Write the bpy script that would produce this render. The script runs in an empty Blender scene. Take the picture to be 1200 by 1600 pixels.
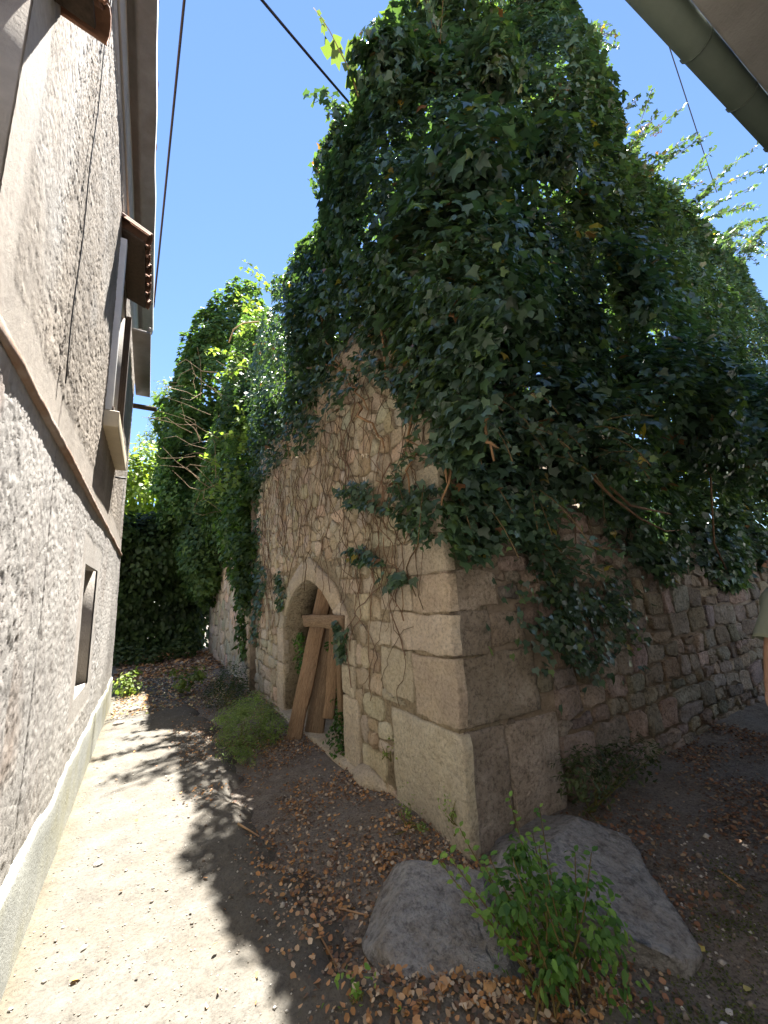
import bpy, bmesh, math, random
import numpy as np
from mathutils import Vector, Matrix, Quaternion
from math import radians, sin, cos, pi, sqrt

# ------------------------------------------------------------------ camera, sky, sun, exposure
scene = bpy.context.scene
COL = scene.collection
FPX = 600.0                                   # focal length in pixels of the 1200 px wide photograph
PIT, ROL, YAW = radians(11.6), radians(-3.4), radians(31.6)
CAM = np.array([0.0, 0.0, 1.6])
FW = np.array([sin(YAW)*cos(PIT), cos(YAW)*cos(PIT), sin(PIT)])
_r = np.array([cos(YAW), -sin(YAW), 0.0]); _u = np.cross(_r, FW)
RT = _r*cos(ROL) + _u*sin(ROL); UP = -_r*sin(ROL) + _u*cos(ROL)
cam_d = bpy.data.cameras.new('camera'); cam = bpy.data.objects.new('camera', cam_d); COL.objects.link(cam)
cam_d.sensor_fit = 'HORIZONTAL'; cam_d.sensor_width = 36.0; cam_d.lens = 18.0
cam_d.clip_start = 0.02; cam_d.clip_end = 2000
cam.matrix_world = Matrix(((RT[0], UP[0], -FW[0], CAM[0]), (RT[1], UP[1], -FW[1], CAM[1]), (RT[2], UP[2], -FW[2], CAM[2]), (0, 0, 0, 1)))
scene.camera = cam

SUN = Vector((0.185, 0.385, 1.0)).normalized()
SUN_EL = math.asin(SUN.z); SUN_AZ = math.atan2(SUN.x, SUN.y)
world = bpy.data.worlds.new('World'); scene.world = world; world.use_nodes = True
wn = world.node_tree.nodes; wl = world.node_tree.links
bg = wn['Background']; sky = wn.new('ShaderNodeTexSky'); sky.sky_type = 'NISHITA'
sky.sun_disc = False; sky.sun_elevation = SUN_EL; sky.sun_rotation = SUN_AZ
sky.altitude = 200; sky.air_density = 0.92; sky.dust_density = 0.0; sky.ozone_density = 5.0
wl.new(sky.outputs[0], bg.inputs[0]); bg.inputs[1].default_value = 0.05
sd = bpy.data.lights.new('sun', 'SUN'); sd.energy = 5.0; sd.angle = radians(0.53); sd.color = (1.0, 0.96, 0.90)
so = bpy.data.objects.new('sun', sd); COL.objects.link(so); so.location = (6, 12, 30)
so.rotation_euler = SUN.to_track_quat('Z', 'Y').to_euler()
vs = scene.view_settings
vs.view_transform = 'Standard'; vs.look = 'None'; vs.gamma = 1.0; vs.use_curve_mapping = False
vs.exposure = 2.66
scene.cycles.max_bounces = 8; scene.cycles.diffuse_bounces = 5; scene.cycles.transparent_max_bounces = 8

rng = np.random.default_rng(11); random.seed(11)

# ------------------------------------------------------------------ helpers
def px_ray(x, y): return (x-600)/FPX*RT - (y-800)/FPX*UP + FW
def on_x(x, y, X): d = px_ray(x, y); return CAM + d*(X/d[0])
def on_y(x, y, Y): d = px_ray(x, y); return CAM + d*(Y/d[1])
def on_z(x, y, Z=0.0): d = px_ray(x, y); return CAM + d*((Z-1.6)/d[2])
def depth(p): return (np.asarray(p)-CAM) @ FW
def project(P):
    q = np.asarray(P)-CAM; z = q @ FW
    z = np.where(np.abs(z) < 1e-4, 1e-4, z)
    return 600+FPX*(q @ RT)/z, 800-FPX*(q @ UP)/z, z

def hash3(i, j, k, s):
    n = (i*73856093) ^ (j*19349663) ^ (k*83492791) ^ (s*2654435761)
    n = (n ^ (n >> 13))*1274126177 & 0x7fffffff
    return ((n ^ (n >> 16)) & 0xffff)/65535.0
def vnoise(p, seed=0):
    p = np.asarray(p, float)
    if p.shape[-1] == 2: p = np.concatenate([p, np.zeros(p.shape[:-1]+(1,))], -1)
    f = np.floor(p); t = p-f; t = t*t*(3-2*t); i = f.astype(np.int64)
    x, y, z = i[..., 0], i[..., 1], i[..., 2]; a, b, c = t[..., 0], t[..., 1], t[..., 2]
    def L(u, v, w): return u+(v-u)*w
    h = lambda dx, dy, dz: hash3(x+dx, y+dy, z+dz, seed)
    return L(L(L(h(0,0,0), h(1,0,0), a), L(h(0,1,0), h(1,1,0), a), b), L(L(h(0,0,1), h(1,0,1), a), L(h(0,1,1), h(1,1,1), a), b), c)*2-1
def fbm(p, seed=0, o=4):
    p = np.asarray(p, float); s = 0; a = 1.0; tot = 0
    for k in range(o): s = s + a*vnoise(p*2.0**k+k*7.3, seed+k); tot += a; a *= .5
    return s/tot
def worley(p, seed=0):
    p = np.asarray(p, float); f = np.floor(p).astype(np.int64); best = np.full(p.shape[0], 9.0); sec = np.full(p.shape[0], 9.0)
    for dx in (-1, 0, 1):
        for dy in (-1, 0, 1):
            i, j = f[:, 0]+dx, f[:, 1]+dy; z0 = np.zeros_like(i)
            d = np.hypot(i+hash3(i, j, z0, seed)-p[:, 0], j+hash3(i, j, z0+5, seed)-p[:, 1])
            sec = np.where(d < best, best, np.minimum(sec, d)); best = np.minimum(best, d)
    return best, sec

def put(o, parent=None):
    COL.objects.link(o)
    if parent is not None:
        o.parent = parent
        o.matrix_parent_inverse = parent.matrix_basis.inverted()
    return o
def tag(o, label=None, cat=None, group=None, kind=None):
    if label: o['label'] = label
    if cat: o['category'] = cat
    if group: o['group'] = group
    if kind: o['kind'] = kind
    return o
def thing(name, loc, label, cat, group=None):
    o = bpy.data.objects.new(name, None); o.location = loc; o.empty_display_size = .1; COL.objects.link(o)
    return tag(o, label, cat, group)
def mesh_np(name, V, faces_flat, starts, totals, mat, col=None, smooth=False):
    me = bpy.data.meshes.new(name); V = np.asarray(V, np.float32)
    me.vertices.add(len(V)); me.vertices.foreach_set('co', V.ravel())
    me.loops.add(len(faces_flat)); me.loops.foreach_set('vertex_index', np.asarray(faces_flat, np.int32))
    me.polygons.add(len(starts)); me.polygons.foreach_set('loop_start', np.asarray(starts, np.int32)); me.polygons.foreach_set('loop_total', np.asarray(totals, np.int32))
    if smooth: me.polygons.foreach_set('use_smooth', np.ones(len(starts), bool))
    me.update(calc_edges=True); me.validate()
    if col is not None:
        a = me.color_attributes.new('Col', 'FLOAT_COLOR', 'POINT'); c = np.ones((len(V), 4), np.float32); c[:, :3] = col
        a.data.foreach_set('color', c.ravel())
    if mat: me.materials.append(mat)
    return me
def mesh_py(name, V, Fc, mat, col=None, smooth=False):
    flat = [i for f in Fc for i in f]; tot = [len(f) for f in Fc]; st = np.concatenate([[0], np.cumsum(tot)[:-1]])
    return mesh_np(name, np.array(V, float).reshape(-1, 3), flat, st, tot, mat, col, smooth)
def obj(name, me, parent=None): return put(bpy.data.objects.new(name, me), parent)

class MB:
    """collects shapes into one mesh"""
    def __init__(s): s.V = []; s.F = []; s.C = []
    def add(s, V, Fc, c=(1, 1, 1)):
        b = len(s.V); s.V += [tuple(v) for v in V]; s.F += [[i+b for i in f] for f in Fc]
        c = np.asarray(c, float); s.C += [tuple(c)]*len(V) if c.ndim == 1 else [tuple(k) for k in c]
    def box(s, a, b, c=(1, 1, 1)):
        (x0, y0, z0), (x1, y1, z1) = a, b
        s.add([(x0,y0,z0),(x1,y0,z0),(x1,y1,z0),(x0,y1,z0),(x0,y0,z1),(x1,y0,z1),(x1,y1,z1),(x0,y1,z1)],
              [(0,3,2,1),(4,5,6,7),(0,1,5,4),(1,2,6,5),(2,3,7,6),(3,0,4,7)], c)
    def tube(s, P, R, n=6, c=(1, 1, 1), cap=True):
        P = [Vector(p) for p in P]; m = len(P)
        if np.isscalar(R): R = [R]*m
        V = []; Fc = []; prev = None
        for i in range(m):
            t = (P[min(i+1, m-1)]-P[max(i-1, 0)])
            if t.length < 1e-9: t = Vector((0, 0, 1))
            t.normalize()
            if prev is None: a = t.orthogonal().normalized()
            else:
                a = prev-t*prev.dot(t)
                a = a.normalized() if a.length > 1e-6 else t.orthogonal().normalized()
            prev = a; b = t.cross(a)
            for k in range(n):
                g = 2*pi*k/n; V.append(P[i]+(a*cos(g)+b*sin(g))*R[i])
        for i in range(m-1):
            for k in range(n): Fc.append((i*n+k, i*n+(k+1) % n, (i+1)*n+(k+1) % n, (i+1)*n+k))
        if cap: Fc.append(tuple(range(n))[::-1]); Fc.append(tuple((m-1)*n+k for k in range(n)))
        s.add(V, Fc, c)
    def mesh(s, name, mat, smooth=False): return mesh_py(name, s.V, s.F, mat, np.array(s.C) if s.C else None, smooth)
    def build(s, name, mat, parent=None, smooth=False): return obj(name, s.mesh(name, mat, smooth), parent)

def bevelled(me, w, seg=2):
    bm = bmesh.new(); bm.from_mesh(me)
    bmesh.ops.bevel(bm, geom=bm.edges[:], offset=w, segments=seg, profile=.6, affect='EDGES')
    bm.to_mesh(me); bm.free(); return me

# ------------------------------------------------------------------ materials
def nodes(name):
    m = bpy.data.materials.new(name); m.use_nodes = True; t = m.node_tree
    return m, t, t.nodes['Principled BSDF'], t.nodes['Material Output']
def N(t, typ, **k):
    n = t.nodes.new(typ)
    for a, v in k.items():
        if a.startswith('i_'): n.inputs[a[2:].replace('_', ' ')].default_value = v
        else: setattr(n, a, v)
    return n
def ramp(t, stops):
    r = t.nodes.new('ShaderNodeValToRGB'); e = r.color_ramp.elements
    while len(e) < len(stops): e.new(.5)
    for el, (p, c) in zip(e, stops): el.position = p; el.color = (*c, 1)
    return r
def mix(t, a, b, fac=None, mode='MULTIPLY', f=1.0):
    m = t.nodes.new('ShaderNodeMix'); m.data_type = 'RGBA'; m.blend_type = mode; m.inputs[0].default_value = f
    if fac is not None: t.links.new(fac, m.inputs[0])
    for k, v in ((6, a), (7, b)):
        if isinstance(v, tuple): m.inputs[k].default_value = (*v, 1)
        else: t.links.new(v, m.inputs[k])
    return m.outputs[2]
def mat_rough(name, stops, scale=6, rough=.9, bump=.4, bscale=40, use_col=True, stain=None, stain_scale=1.3, spec=.25, dist=.02, stretch=None, bump2=None, fine=None):
    m, t, p, o = nodes(name); L = t.links
    tc = t.nodes.new('ShaderNodeTexCoord'); src = tc.outputs['Object']
    if stretch:
        mp = N(t, 'ShaderNodeMapping'); mp.inputs['Scale'].default_value = stretch; L.new(src, mp.inputs[0]); src = mp.outputs[0]
    n1 = N(t, 'ShaderNodeTexNoise', i_Scale=scale, i_Detail=9.0, i_Roughness=.65); L.new(src, n1.inputs['Vector'])
    r = ramp(t, stops); L.new(n1.outputs[0], r.inputs[0]); c = r.outputs[0]
    if stain:
        n3 = N(t, 'ShaderNodeTexNoise', i_Scale=stain_scale, i_Detail=6.0, i_Roughness=.7); L.new(src, n3.inputs['Vector'])
        r3 = ramp(t, [(.45, (0, 0, 0)), (.68, (1, 1, 1))]); L.new(n3.outputs[0], r3.inputs[0])
        c = mix(t, c, stain, fac=r3.outputs[0], mode='MIX')
    if fine:
        n5 = N(t, 'ShaderNodeTexNoise', i_Scale=fine[0], i_Detail=6.0, i_Roughness=.75); L.new(src, n5.inputs['Vector'])
        r5 = ramp(t, [(.36, (fine[1],)*3), (.50, (1, 1, 1)), (.66, (1.12, 1.12, 1.12))]); L.new(n5.outputs[0], r5.inputs[0]); c = mix(t, c, r5.outputs[0])
    if use_col:
        a = N(t, 'ShaderNodeAttribute', attribute_name='Col'); c = mix(t, c, a.outputs[0])
    L.new(c, p.inputs['Base Color'])
    p.inputs['Roughness'].default_value = rough; p.inputs['Specular IOR Level'].default_value = spec
    n2 = N(t, 'ShaderNodeTexNoise', i_Scale=bscale, i_Detail=8.0, i_Roughness=.7); L.new(src, n2.inputs['Vector'])
    b = N(t, 'ShaderNodeBump', i_Strength=bump, i_Distance=dist); L.new(n2.outputs[0], b.inputs['Height'])
    if bump2:
        n4 = N(t, 'ShaderNodeTexNoise', i_Scale=bump2[0], i_Detail=5.0); L.new(src, n4.inputs['Vector'])
        b2 = N(t, 'ShaderNodeBump', i_Strength=bump2[1], i_Distance=.05); L.new(n4.outputs[0], b2.inputs['Height']); L.new(b2.outputs[0], b.inputs['Normal'])
    L.new(b.outputs[0], p.inputs['Normal'])
    return m
def mat_leaf(name, trans=.35, tcol=(1.5, 1.7, .6), rough=.42, spec=.4):
    m, t, p, o = nodes(name); L = t.links
    a = N(t, 'ShaderNodeAttribute', attribute_name='Col')
    L.new(a.outputs[0], p.inputs['Base Color']); p.inputs['Roughness'].default_value = rough; p.inputs['Specular IOR Level'].default_value = spec
    tr = N(t, 'ShaderNodeBsdfTranslucent'); L.new(mix(t, a.outputs[0], tcol), tr.inputs[0])
    ms = N(t, 'ShaderNodeMixShader'); ms.inputs[0].default_value = trans
    L.new(p.outputs[0], ms.inputs[1]); L.new(tr.outputs[0], ms.inputs[2]); L.new(ms.outputs[0], o.inputs[0])
    return m
def mat_plain(name, c, rough=.6, metal=0, spec=.4):
    return mat_rough(name, [(.3, tuple(k*.85 for k in c)), (.7, c)], scale=9, rough=rough, bump=.12, bscale=60, use_col=False, spec=spec)

M_STONE = mat_rough('stone', [(.25, (.49, .40, .275)), (.5, (.62, .53, .39)), (.75, (.70, .62, .48))], scale=7, bump=.75, bscale=32, stain=(.52, .41, .285), stain_scale=2.3, dist=.04, bump2=(12, .8), fine=(38, .68))
M_QUOIN = mat_rough('dressed_stone', [(.25, (.52, .43, .305)), (.5, (.63, .54, .40)), (.75, (.70, .62, .49))], scale=9, bump=.7, bscale=45, stain=(.50, .42, .33), stain_scale=1.8, dist=.04, bump2=(16, .8), fine=(42, .68))
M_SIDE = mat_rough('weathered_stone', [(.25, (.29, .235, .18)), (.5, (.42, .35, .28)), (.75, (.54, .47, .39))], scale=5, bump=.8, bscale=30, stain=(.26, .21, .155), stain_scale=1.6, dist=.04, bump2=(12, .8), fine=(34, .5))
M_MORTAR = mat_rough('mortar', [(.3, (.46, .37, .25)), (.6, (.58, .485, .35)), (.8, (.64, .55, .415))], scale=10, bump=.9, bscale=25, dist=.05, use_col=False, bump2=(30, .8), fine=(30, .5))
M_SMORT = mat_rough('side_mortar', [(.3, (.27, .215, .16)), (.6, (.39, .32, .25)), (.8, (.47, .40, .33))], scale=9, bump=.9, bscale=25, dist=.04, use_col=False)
M_ROUGHCAST = mat_rough('roughcast', [(.3, (.78, .78, .78)), (.5, (.92, .92, .92)), (.75, (1, 1, 1))], scale=30, bump=.5, bscale=140, dist=.008, rough=.95, spec=.1)
M_PLASTER = mat_rough('smooth_plaster', [(.3, (.36, .33, .29)), (.55, (.47, .43, .38)), (.8, (.54, .50, .45))], scale=4, bump=.35, bscale=60, dist=.015, use_col=False, stain=(.33, .30, .27), stain_scale=1.1)
M_PLINTH = mat_rough('cement_plinth', [(.3, (.26, .265, .24)), (.6, (.34, .345, .31)), (.8, (.40, .40, .36))], scale=3, bump=.4, bscale=45, dist=.015, use_col=False, stain=(.30, .285, .18), stain_scale=.9)
M_LEDGE = mat_rough('ledge_plaster', [(.3, (.30, .22, .17)), (.55, (.42, .33, .27)), (.8, (.50, .42, .36))], scale=7, bump=.5, bscale=50, use_col=False, stain=(.30, .17, .10), stain_scale=2)
M_SOFFIT = mat_rough('eave_cement', [(.3, (.23, .225, .22)), (.6, (.31, .30, .29)), (.8, (.38, .37, .355))], scale=4, bump=.4, bscale=35, use_col=False, stain=(.22, .20, .18))
M_TILE = mat_rough('terracotta', [(.3, (.24, .125, .085)), (.6, (.35, .20, .14)), (.8, (.42, .28, .21))], scale=12, bump=.35, bscale=50, stain=(.22, .14, .10), stain_scale=4)
M_WHITE = mat_plain('white_paint', (.74, .73, .70), .55)
M_CREAM = mat_plain('cream_paint', (.62, .53, .37), .6)
M_DARKWOOD = mat_rough('dark_wood', [(.3, (.06, .043, .03)), (.7, (.12, .085, .06))], scale=8, bump=.5, bscale=40, use_col=False, stretch=(6, 6, .6))
M_PLANK = mat_rough('old_plank', [(.25, (.14, .09, .055)), (.5, (.33, .22, .13)), (.75, (.46, .33, .21))], scale=9, bump=.9, fine=(30, .5), bscale=45, stretch=(9, 9, .7), dist=.01, stain=(.27, .19, .12), stain_scale=3)
M_CONC = mat_rough('path_concrete', [(.25, (.098, .088, .073)), (.5, (.130, .120, .102)), (.75, (.155, .146, .126))], scale=5, bump=.55, bscale=55, dist=.02, use_col=True, stain=(.12, .105, .084), stain_scale=2.4, bump2=(16, .35), fine=(60, .7))
M_SOIL = mat_rough('soil', [(.25, (.16, .13, .105)), (.5, (.27, .23, .19)), (.75, (.36, .32, .27))], scale=9, bump=.9, bscale=45, dist=.04, use_col=False, stain=(.27, .245, .215), stain_scale=1.2, bump2=(18, .7), fine=(60, .45))
M_ROCK = mat_rough('grey_rock', [(.25, (.23, .225, .22)), (.5, (.33, .325, .318)), (.75, (.43, .425, .415))], scale=6, bump=.6, bscale=60, dist=.03, use_col=False, stain=(.27, .235, .195), stain_scale=3.4, bump2=(15, .9), fine=(24, .55))
M_PEBBLE = mat_rough('pebble', [(.3, (.55, .53, .5)), (.7, (.75, .73, .7))], scale=20, bump=.3, bscale=80)
M_IVY = mat_leaf('ivy_leaf', .26, (1.9, 2.0, .5), .34, .6)
M_GRASS = mat_leaf('weed_leaf', .40, (1.5, 1.6, .7), .55, .3)
M_DRY = mat_leaf('dry_leaf', .15, (1.2, 1.0, .7), .8, .15)
M_STEM = mat_rough('stem', [(.3, (.13, .085, .05)), (.7, (.27, .19, .125))], scale=15, bump=.5, bscale=80, use_col=True)
M_BARK = mat_rough('bark', [(.3, (.07, .055, .04)), (.7, (.16, .125, .095))], scale=12, bump=.8, bscale=30, use_col=False)
M_CABLE = mat_plain('cable_rubber', (.02, .02, .024), .6)
M_GUTTER = mat_plain('gutter_zinc', (.20, .25, .20), .5)
M_WALLW = mat_rough('white_wall', [(.3, (.50, .50, .50)), (.7, (.62, .62, .61))], scale=3, bump=.3, bscale=50, use_col=False)
M_EAVE = mat_rough('eave_concrete', [(.3, (.44, .42, .385)), (.7, (.56, .54, .50))], scale=5, bump=.5, bscale=45, use_col=False)
M_DARK = mat_rough('dark_void', [(.3, (.02, .018, .015)), (.7, (.04, .036, .03))], scale=4, use_col=False)
M_GLASS, _t, _p, _o = nodes('window_glass'); _p.inputs['Base Color'].default_value = (.03, .035, .04, 1); _p.inputs['Roughness'].default_value = .08
M_SKIN = mat_rough('skin', [(.3, (.50, .29, .20)), (.7, (.58, .36, .26))], scale=6, rough=.5, bump=.08, bscale=120, use_col=False)
M_SHIRT = mat_rough('sage_cotton', [(.3, (.32, .35, .26)), (.7, (.37, .40, .30))], scale=8, rough=.9, bump=.3, bscale=90, use_col=False)
M_TROUSER = mat_rough('dark_denim', [(.3, (.04, .05, .07)), (.7, (.06, .07, .10))], scale=8, rough=.9, bump=.3, bscale=90, use_col=False)
M_HAIR = mat_plain('hair', (.05, .035, .025), .6)

# ------------------------------------------------------------------ leaves
IVY_V = np.array([(0,0,0),(0,1,-.10),(-.20,.50,.02),(-.50,.36,-.07),(-.36,-.08,-.04),(.36,-.08,-.04),(.50,.36,-.07),(.20,.50,.02)], float)
IVY_V[:, 1] -= .05
IVY_F = [(0,1,2,3,4),(0,5,6,7,1)]
OV_V = np.array([(0,0,0),(0,1,-.12),(-.27,.30,.05),(-.25,.65,.0),(.27,.30,.05),(.25,.65,.0)], float)
OV_F = [(0,1,3,2),(0,4,5,1)]
DRY_V = np.array([(0,0,.05),(0,1,.12),(-.34,.28,.16),(-.28,.70,.2),(.34,.28,.14),(.28,.70,.02)], float)
NAR_V = np.array([(0,0,0),(0,1,-.18),(-.11,.35,.02),(.11,.35,.02)], float); NAR_F = [(0,1,2),(0,3,1)]
def unit(a): return a/np.maximum(np.linalg.norm(a, axis=-1, keepdims=True), 1e-9)
def leaf_frames(nrm, tip):
    n = unit(nrm); t = unit(tip-(tip*n).sum(-1, keepdims=True)*n); return np.cross(t, n), t, n
def leaf_mesh(name, P, nrm, tip, size, col, mat, V=IVY_V, Fc=IVY_F):
    n = len(P); k = len(V); x, t, z = leaf_frames(nrm, tip)
    W = P[:, None]+size[:, None, None]*(V[None, :, 0, None]*x[:, None]+V[None, :, 1, None]*t[:, None]+V[None, :, 2, None]*z[:, None])
    ff = np.array([i for f in Fc for i in f]); tot = np.array([len(f) for f in Fc])
    flat = (ff[None]+(np.arange(n)*k)[:, None]).ravel(); totals = np.tile(tot, n); starts = np.concatenate([[0], np.cumsum(totals)[:-1]])
    return mesh_np(name, W.reshape(-1, 3), flat, starts, totals, mat, np.repeat(col, k, 0), True)
def ivy_cols(n, light=None):
    base = np.array([(.052,.100,.060),(.072,.130,.078),(.092,.156,.102),(.068,.122,.094),(.120,.185,.070)])
    c = base[rng.choice(5, n, p=[.26,.30,.20,.16,.08])]*rng.uniform(.75, 1.3, (n, 1))
    y = rng.random(n) < .006; c[y] = (.30, .24, .05)
    b = rng.random(n) < .006; c[b] = (.20, .10, .05)
    return c
def green_cols(n, a, b): u = rng.random((n, 1)); return (np.array(a)*(1-u)+np.array(b)*u)*rng.uniform(.8, 1.2, (n, 1))

class Leaves:
    def __init__(s): s.P = []; s.n = []; s.t = []; s.s = []; s.c = []
    def add(s, P, n, t, sz, c): s.P.append(P); s.n.append(n); s.t.append(t); s.s.append(sz); s.c.append(c)
    def arr(s): return [np.concatenate(a) for a in (s.P, s.n, s.t, s.s, s.c)]
def sample_blobs(blobs, dens, thick, seed, smin, smax, colf, keep=None, L=None, hole=-.12, away=.35, lump=.16, lumpf=1.6):
    r = np.random.default_rng(seed); L = L or Leaves()
    B = np.array([tuple(q)+((1.0,) if len(q) < 7 else ()) for q in blobs], float)
    for bi, b in enumerate(B):
        c, R = b[:3], b[3:6]; p = 1.6
        area = 4*pi*(((R[0]*R[1])**p+(R[0]*R[2])**p+(R[1]*R[2])**p)/3)**(1/p)
        n = int(area*dens*b[6])
        d = unit(r.normal(size=(n, 3))); u = r.random(n)**1.3
        lum = fbm(d*R*lumpf+c, 3+bi, 3)*lump/ R.mean()*2.0
        k = 1+lum-thick/R.mean()*u
        P = c+d*R*k[:, None]; o = unit(d/R)
        ok = np.ones(n, bool)
        for bj, q in enumerate(B):
            if bj != bi:
                w = (((P-q[:3])/q[3:6])**2).sum(1); ok &= w > .62
        h = vnoise(P*2.3, 41+seed)+.5*vnoise(P*5.1, 17+seed)
        ok &= ~((h < hole) & (u < .5))
        toc = unit(CAM-P); facing = (toc*o).sum(1)
        ok &= (facing > -.25) | (r.random(n) < away)
        if keep is not None: ok &= keep(P)
        P, o = P[ok], o[ok]; m = len(P)
        nr = o*.8+np.array([0, 0, .55])+r.normal(size=(m, 3))*.36
        tp = np.array([0, 0, -1.0])+o*.35+r.normal(size=(m, 3))*.55
        cl = 1+.45*vnoise(P*1.4, 61)+.25*vnoise(P*4.2, 67)
        L.add(P, nr, tp, r.uniform(smin, smax, m)*(1+.25*vnoise(P*1.9, 71)), colf(m)*cl[:, None])
    return L
def spray(L, MBs, start, direc, length, droop, r, smin=.045, smax=.075, colf=ivy_cols, step=.045, rad=.004, wob=.12):
    p = np.array(start, float); d = unit(np.array(direc, float)); pts = [p.copy()]
    n = max(3, int(length/step)); P = []; Nn = []; T = []
    for i in range(n):
        d = unit(d+np.array([0, 0, -droop])*step+r.normal(size=3)*wob*step*4); p = p+d*step; pts.append(p.copy())
        side = unit(np.cross(d, r.normal(size=3)))
        for k in range(2 if r.random() < .6 else 1):
            P.append(p+side*.025*(1 if k else -1)); Nn.append(np.array([0, 0, .7])+r.normal(size=3)*.5+unit(CAM-p)*.35); T.append(d*.5+side*(1 if k else -1)*.9+np.array([0, 0, -.4]))
    m = len(P); L.add(np.array(P), np.array(Nn), np.array(T), r.uniform(smin, smax, m)*np.linspace(1, .6, m), colf(m))
    MBs.tube(pts[::2]+[pts[-1]], rad, 4, (.9, .95, .7))
def emit_leaves(L, root, mat, n_parts=0, name='leaf', V=IVY_V, Fc=IVY_F, fol='foliage'):
    P, n, t, s, c = L.arr()
    pick = np.zeros(len(P), bool)
    if n_parts:
        x, y, z = project(P); inside = (z > .2) & (x > 0) & (x < 1200) & (y > 0) & (y < 1600)
        sc = np.where(inside, s/np.linalg.norm(P-CAM, axis=1), 0)
        # favour leaves of the outer layer that face the camera
        fx = np.abs((unit(n)*unit(CAM-P)).sum(1)); sc = sc*(.35+.65*fx)
        cell = {}
        order = np.argsort(-sc); cnt = 0
        for i in order:
            key = (int(x[i]//12), int(y[i]//12))
            if key in cell: continue
            cell[key] = 1; pick[i] = True; cnt += 1
            if cnt >= n_parts: break
    me = leaf_mesh(fol, P[~pick], n[~pick], t[~pick], s[~pick], c[~pick], mat, V, Fc)
    o = obj(fol, me, root); o['kind'] = 'stuff'
    if n_parts:
        X, T, Z = leaf_frames(n[pick], t[pick]); cp = c[pick]
        protos = []
        idx = rng.permutation(len(cp))[:8]
        for q in idx: protos.append(mesh_py('leaf', V, Fc, mat, np.tile(cp[q], (len(V), 1)), True))
        pc = cp[idx]
        for a, (p, sz) in enumerate(zip(P[pick], s[pick])):
            b = int(np.argmin(((pc-cp[a])**2).sum(1)))
            lo = bpy.data.objects.new(name, protos[b]); COL.objects.link(lo)
            M = Matrix(((X[a,0]*sz, T[a,0]*sz, Z[a,0]*sz, p[0]), (X[a,1]*sz, T[a,1]*sz, Z[a,1]*sz, p[1]), (X[a,2]*sz, T[a,2]*sz, Z[a,2]*sz, p[2]), (0,0,0,1)))
            lo.parent = root; lo.matrix_parent_inverse = root.matrix_basis.inverted(); lo.matrix_basis = M
    return o

# ------------------------------------------------------------------ ground and path
XL, XR, YC, YF = -0.46, 1.80, 2.15, 7.85          # house wall, ruin front, ruin corner, ruin far end
def ground_h(x, y):
    p = np.stack([np.asarray(x, float), np.asarray(y, float)], -1)
    h = .035*fbm(p*1.1, 5, 4)+.02*fbm(p*4, 9, 3)
    bank = np.clip((p[:, 0]-.9)/.9, 0, 1)*np.clip((7.6-p[:, 1])/2, 0, 1)*np.clip((p[:, 1]-2.0)/1.0, 0, 1)
    far = np.clip((p[:, 1]-8)/6, 0, 1)*.15
    return h-.07+bank*.03+far
def grid_sheet(name, xs, ys, hf, mat, keep=None, colf=None):
    X, Y = np.meshgrid(xs, ys); x, y = X.ravel(), Y.ravel(); z = hf(x, y); nx, ny = len(xs), len(ys)
    i = np.arange(nx-1)[None]+np.arange(ny-1)[:, None]*nx; q = np.stack([i, i+1, i+1+nx, i+nx], -1).reshape(-1, 4)
    if keep is not None:
        cx, cy = x[q].mean(1), y[q].mean(1); q = q[keep(cx, cy)]
    V = np.stack([x, y, z], 1)
    return mesh_np(name, V, q.ravel(), np.arange(len(q))*4, np.full(len(q), 4), mat, colf(x, y) if colf else None, True)
def geo(a, b, s0, k):
    v = [a]
    while v[-1] < b: v.append(v[-1]+max(s0, k*abs(v[-1])))
    v[-1] = b; return np.array(v)
xs = np.concatenate([[-400, -120, -40, -15, -6, -2, -1], np.arange(-.7, 7.5, .05), [7.6, 8.5, 10, 15, 40, 120, 400]])
ys = np.concatenate([[-400, -120, -40, -15, -6, -3], np.arange(-2, 1, .2), geo(1, 16, .03, .009), [17, 19, 25, 40, 120, 400]])
ground = tag(obj('ground', grid_sheet('ground', xs, ys, ground_h, M_SOIL)), kind='structure')
def path_edge(y): return .80+.16*vnoise(np.stack([y*1.3, y*0], -1), 3)+.07*vnoise(np.stack([y*5, y*0], -1), 8)+np.clip((1.9-y)*1.2, 0, 1.0)-np.clip((y-6.5)*.10, 0, .35)
def path_h(x, y):
    p = np.stack([x, y], -1)
    h = .012*fbm(p*2.2, 21, 4)+.010*fbm(p*11, 25, 3)+.0045*fbm(p*34, 27, 2)
    e = np.clip((path_edge(y)+.05-x)/.20, 0, 1); return .012*e-.11*(1-e)**1.5+h
def path_col(x, y):
    p = np.stack([x, y], -1); g = fbm(p*1.6, 31, 4); w = fbm(p*6, 35, 3)
    c = np.ones((len(x), 3))*(1.0+.12*g+.10*w)[:, None]
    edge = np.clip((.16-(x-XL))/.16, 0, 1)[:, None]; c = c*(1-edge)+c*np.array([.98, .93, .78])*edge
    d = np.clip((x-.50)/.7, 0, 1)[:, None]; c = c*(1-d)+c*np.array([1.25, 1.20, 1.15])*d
    return np.clip(c, .2, 1.3)
path = tag(obj('path', grid_sheet('path', np.arange(XL-.02, 1.9, .016), np.concatenate([np.arange(-5.2, .9, .12), geo(.9, 10.4, .016, .008)]), path_h, M_CONC, lambda x, y: x < path_edge(y)+.08, path_col)), kind='structure')

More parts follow.
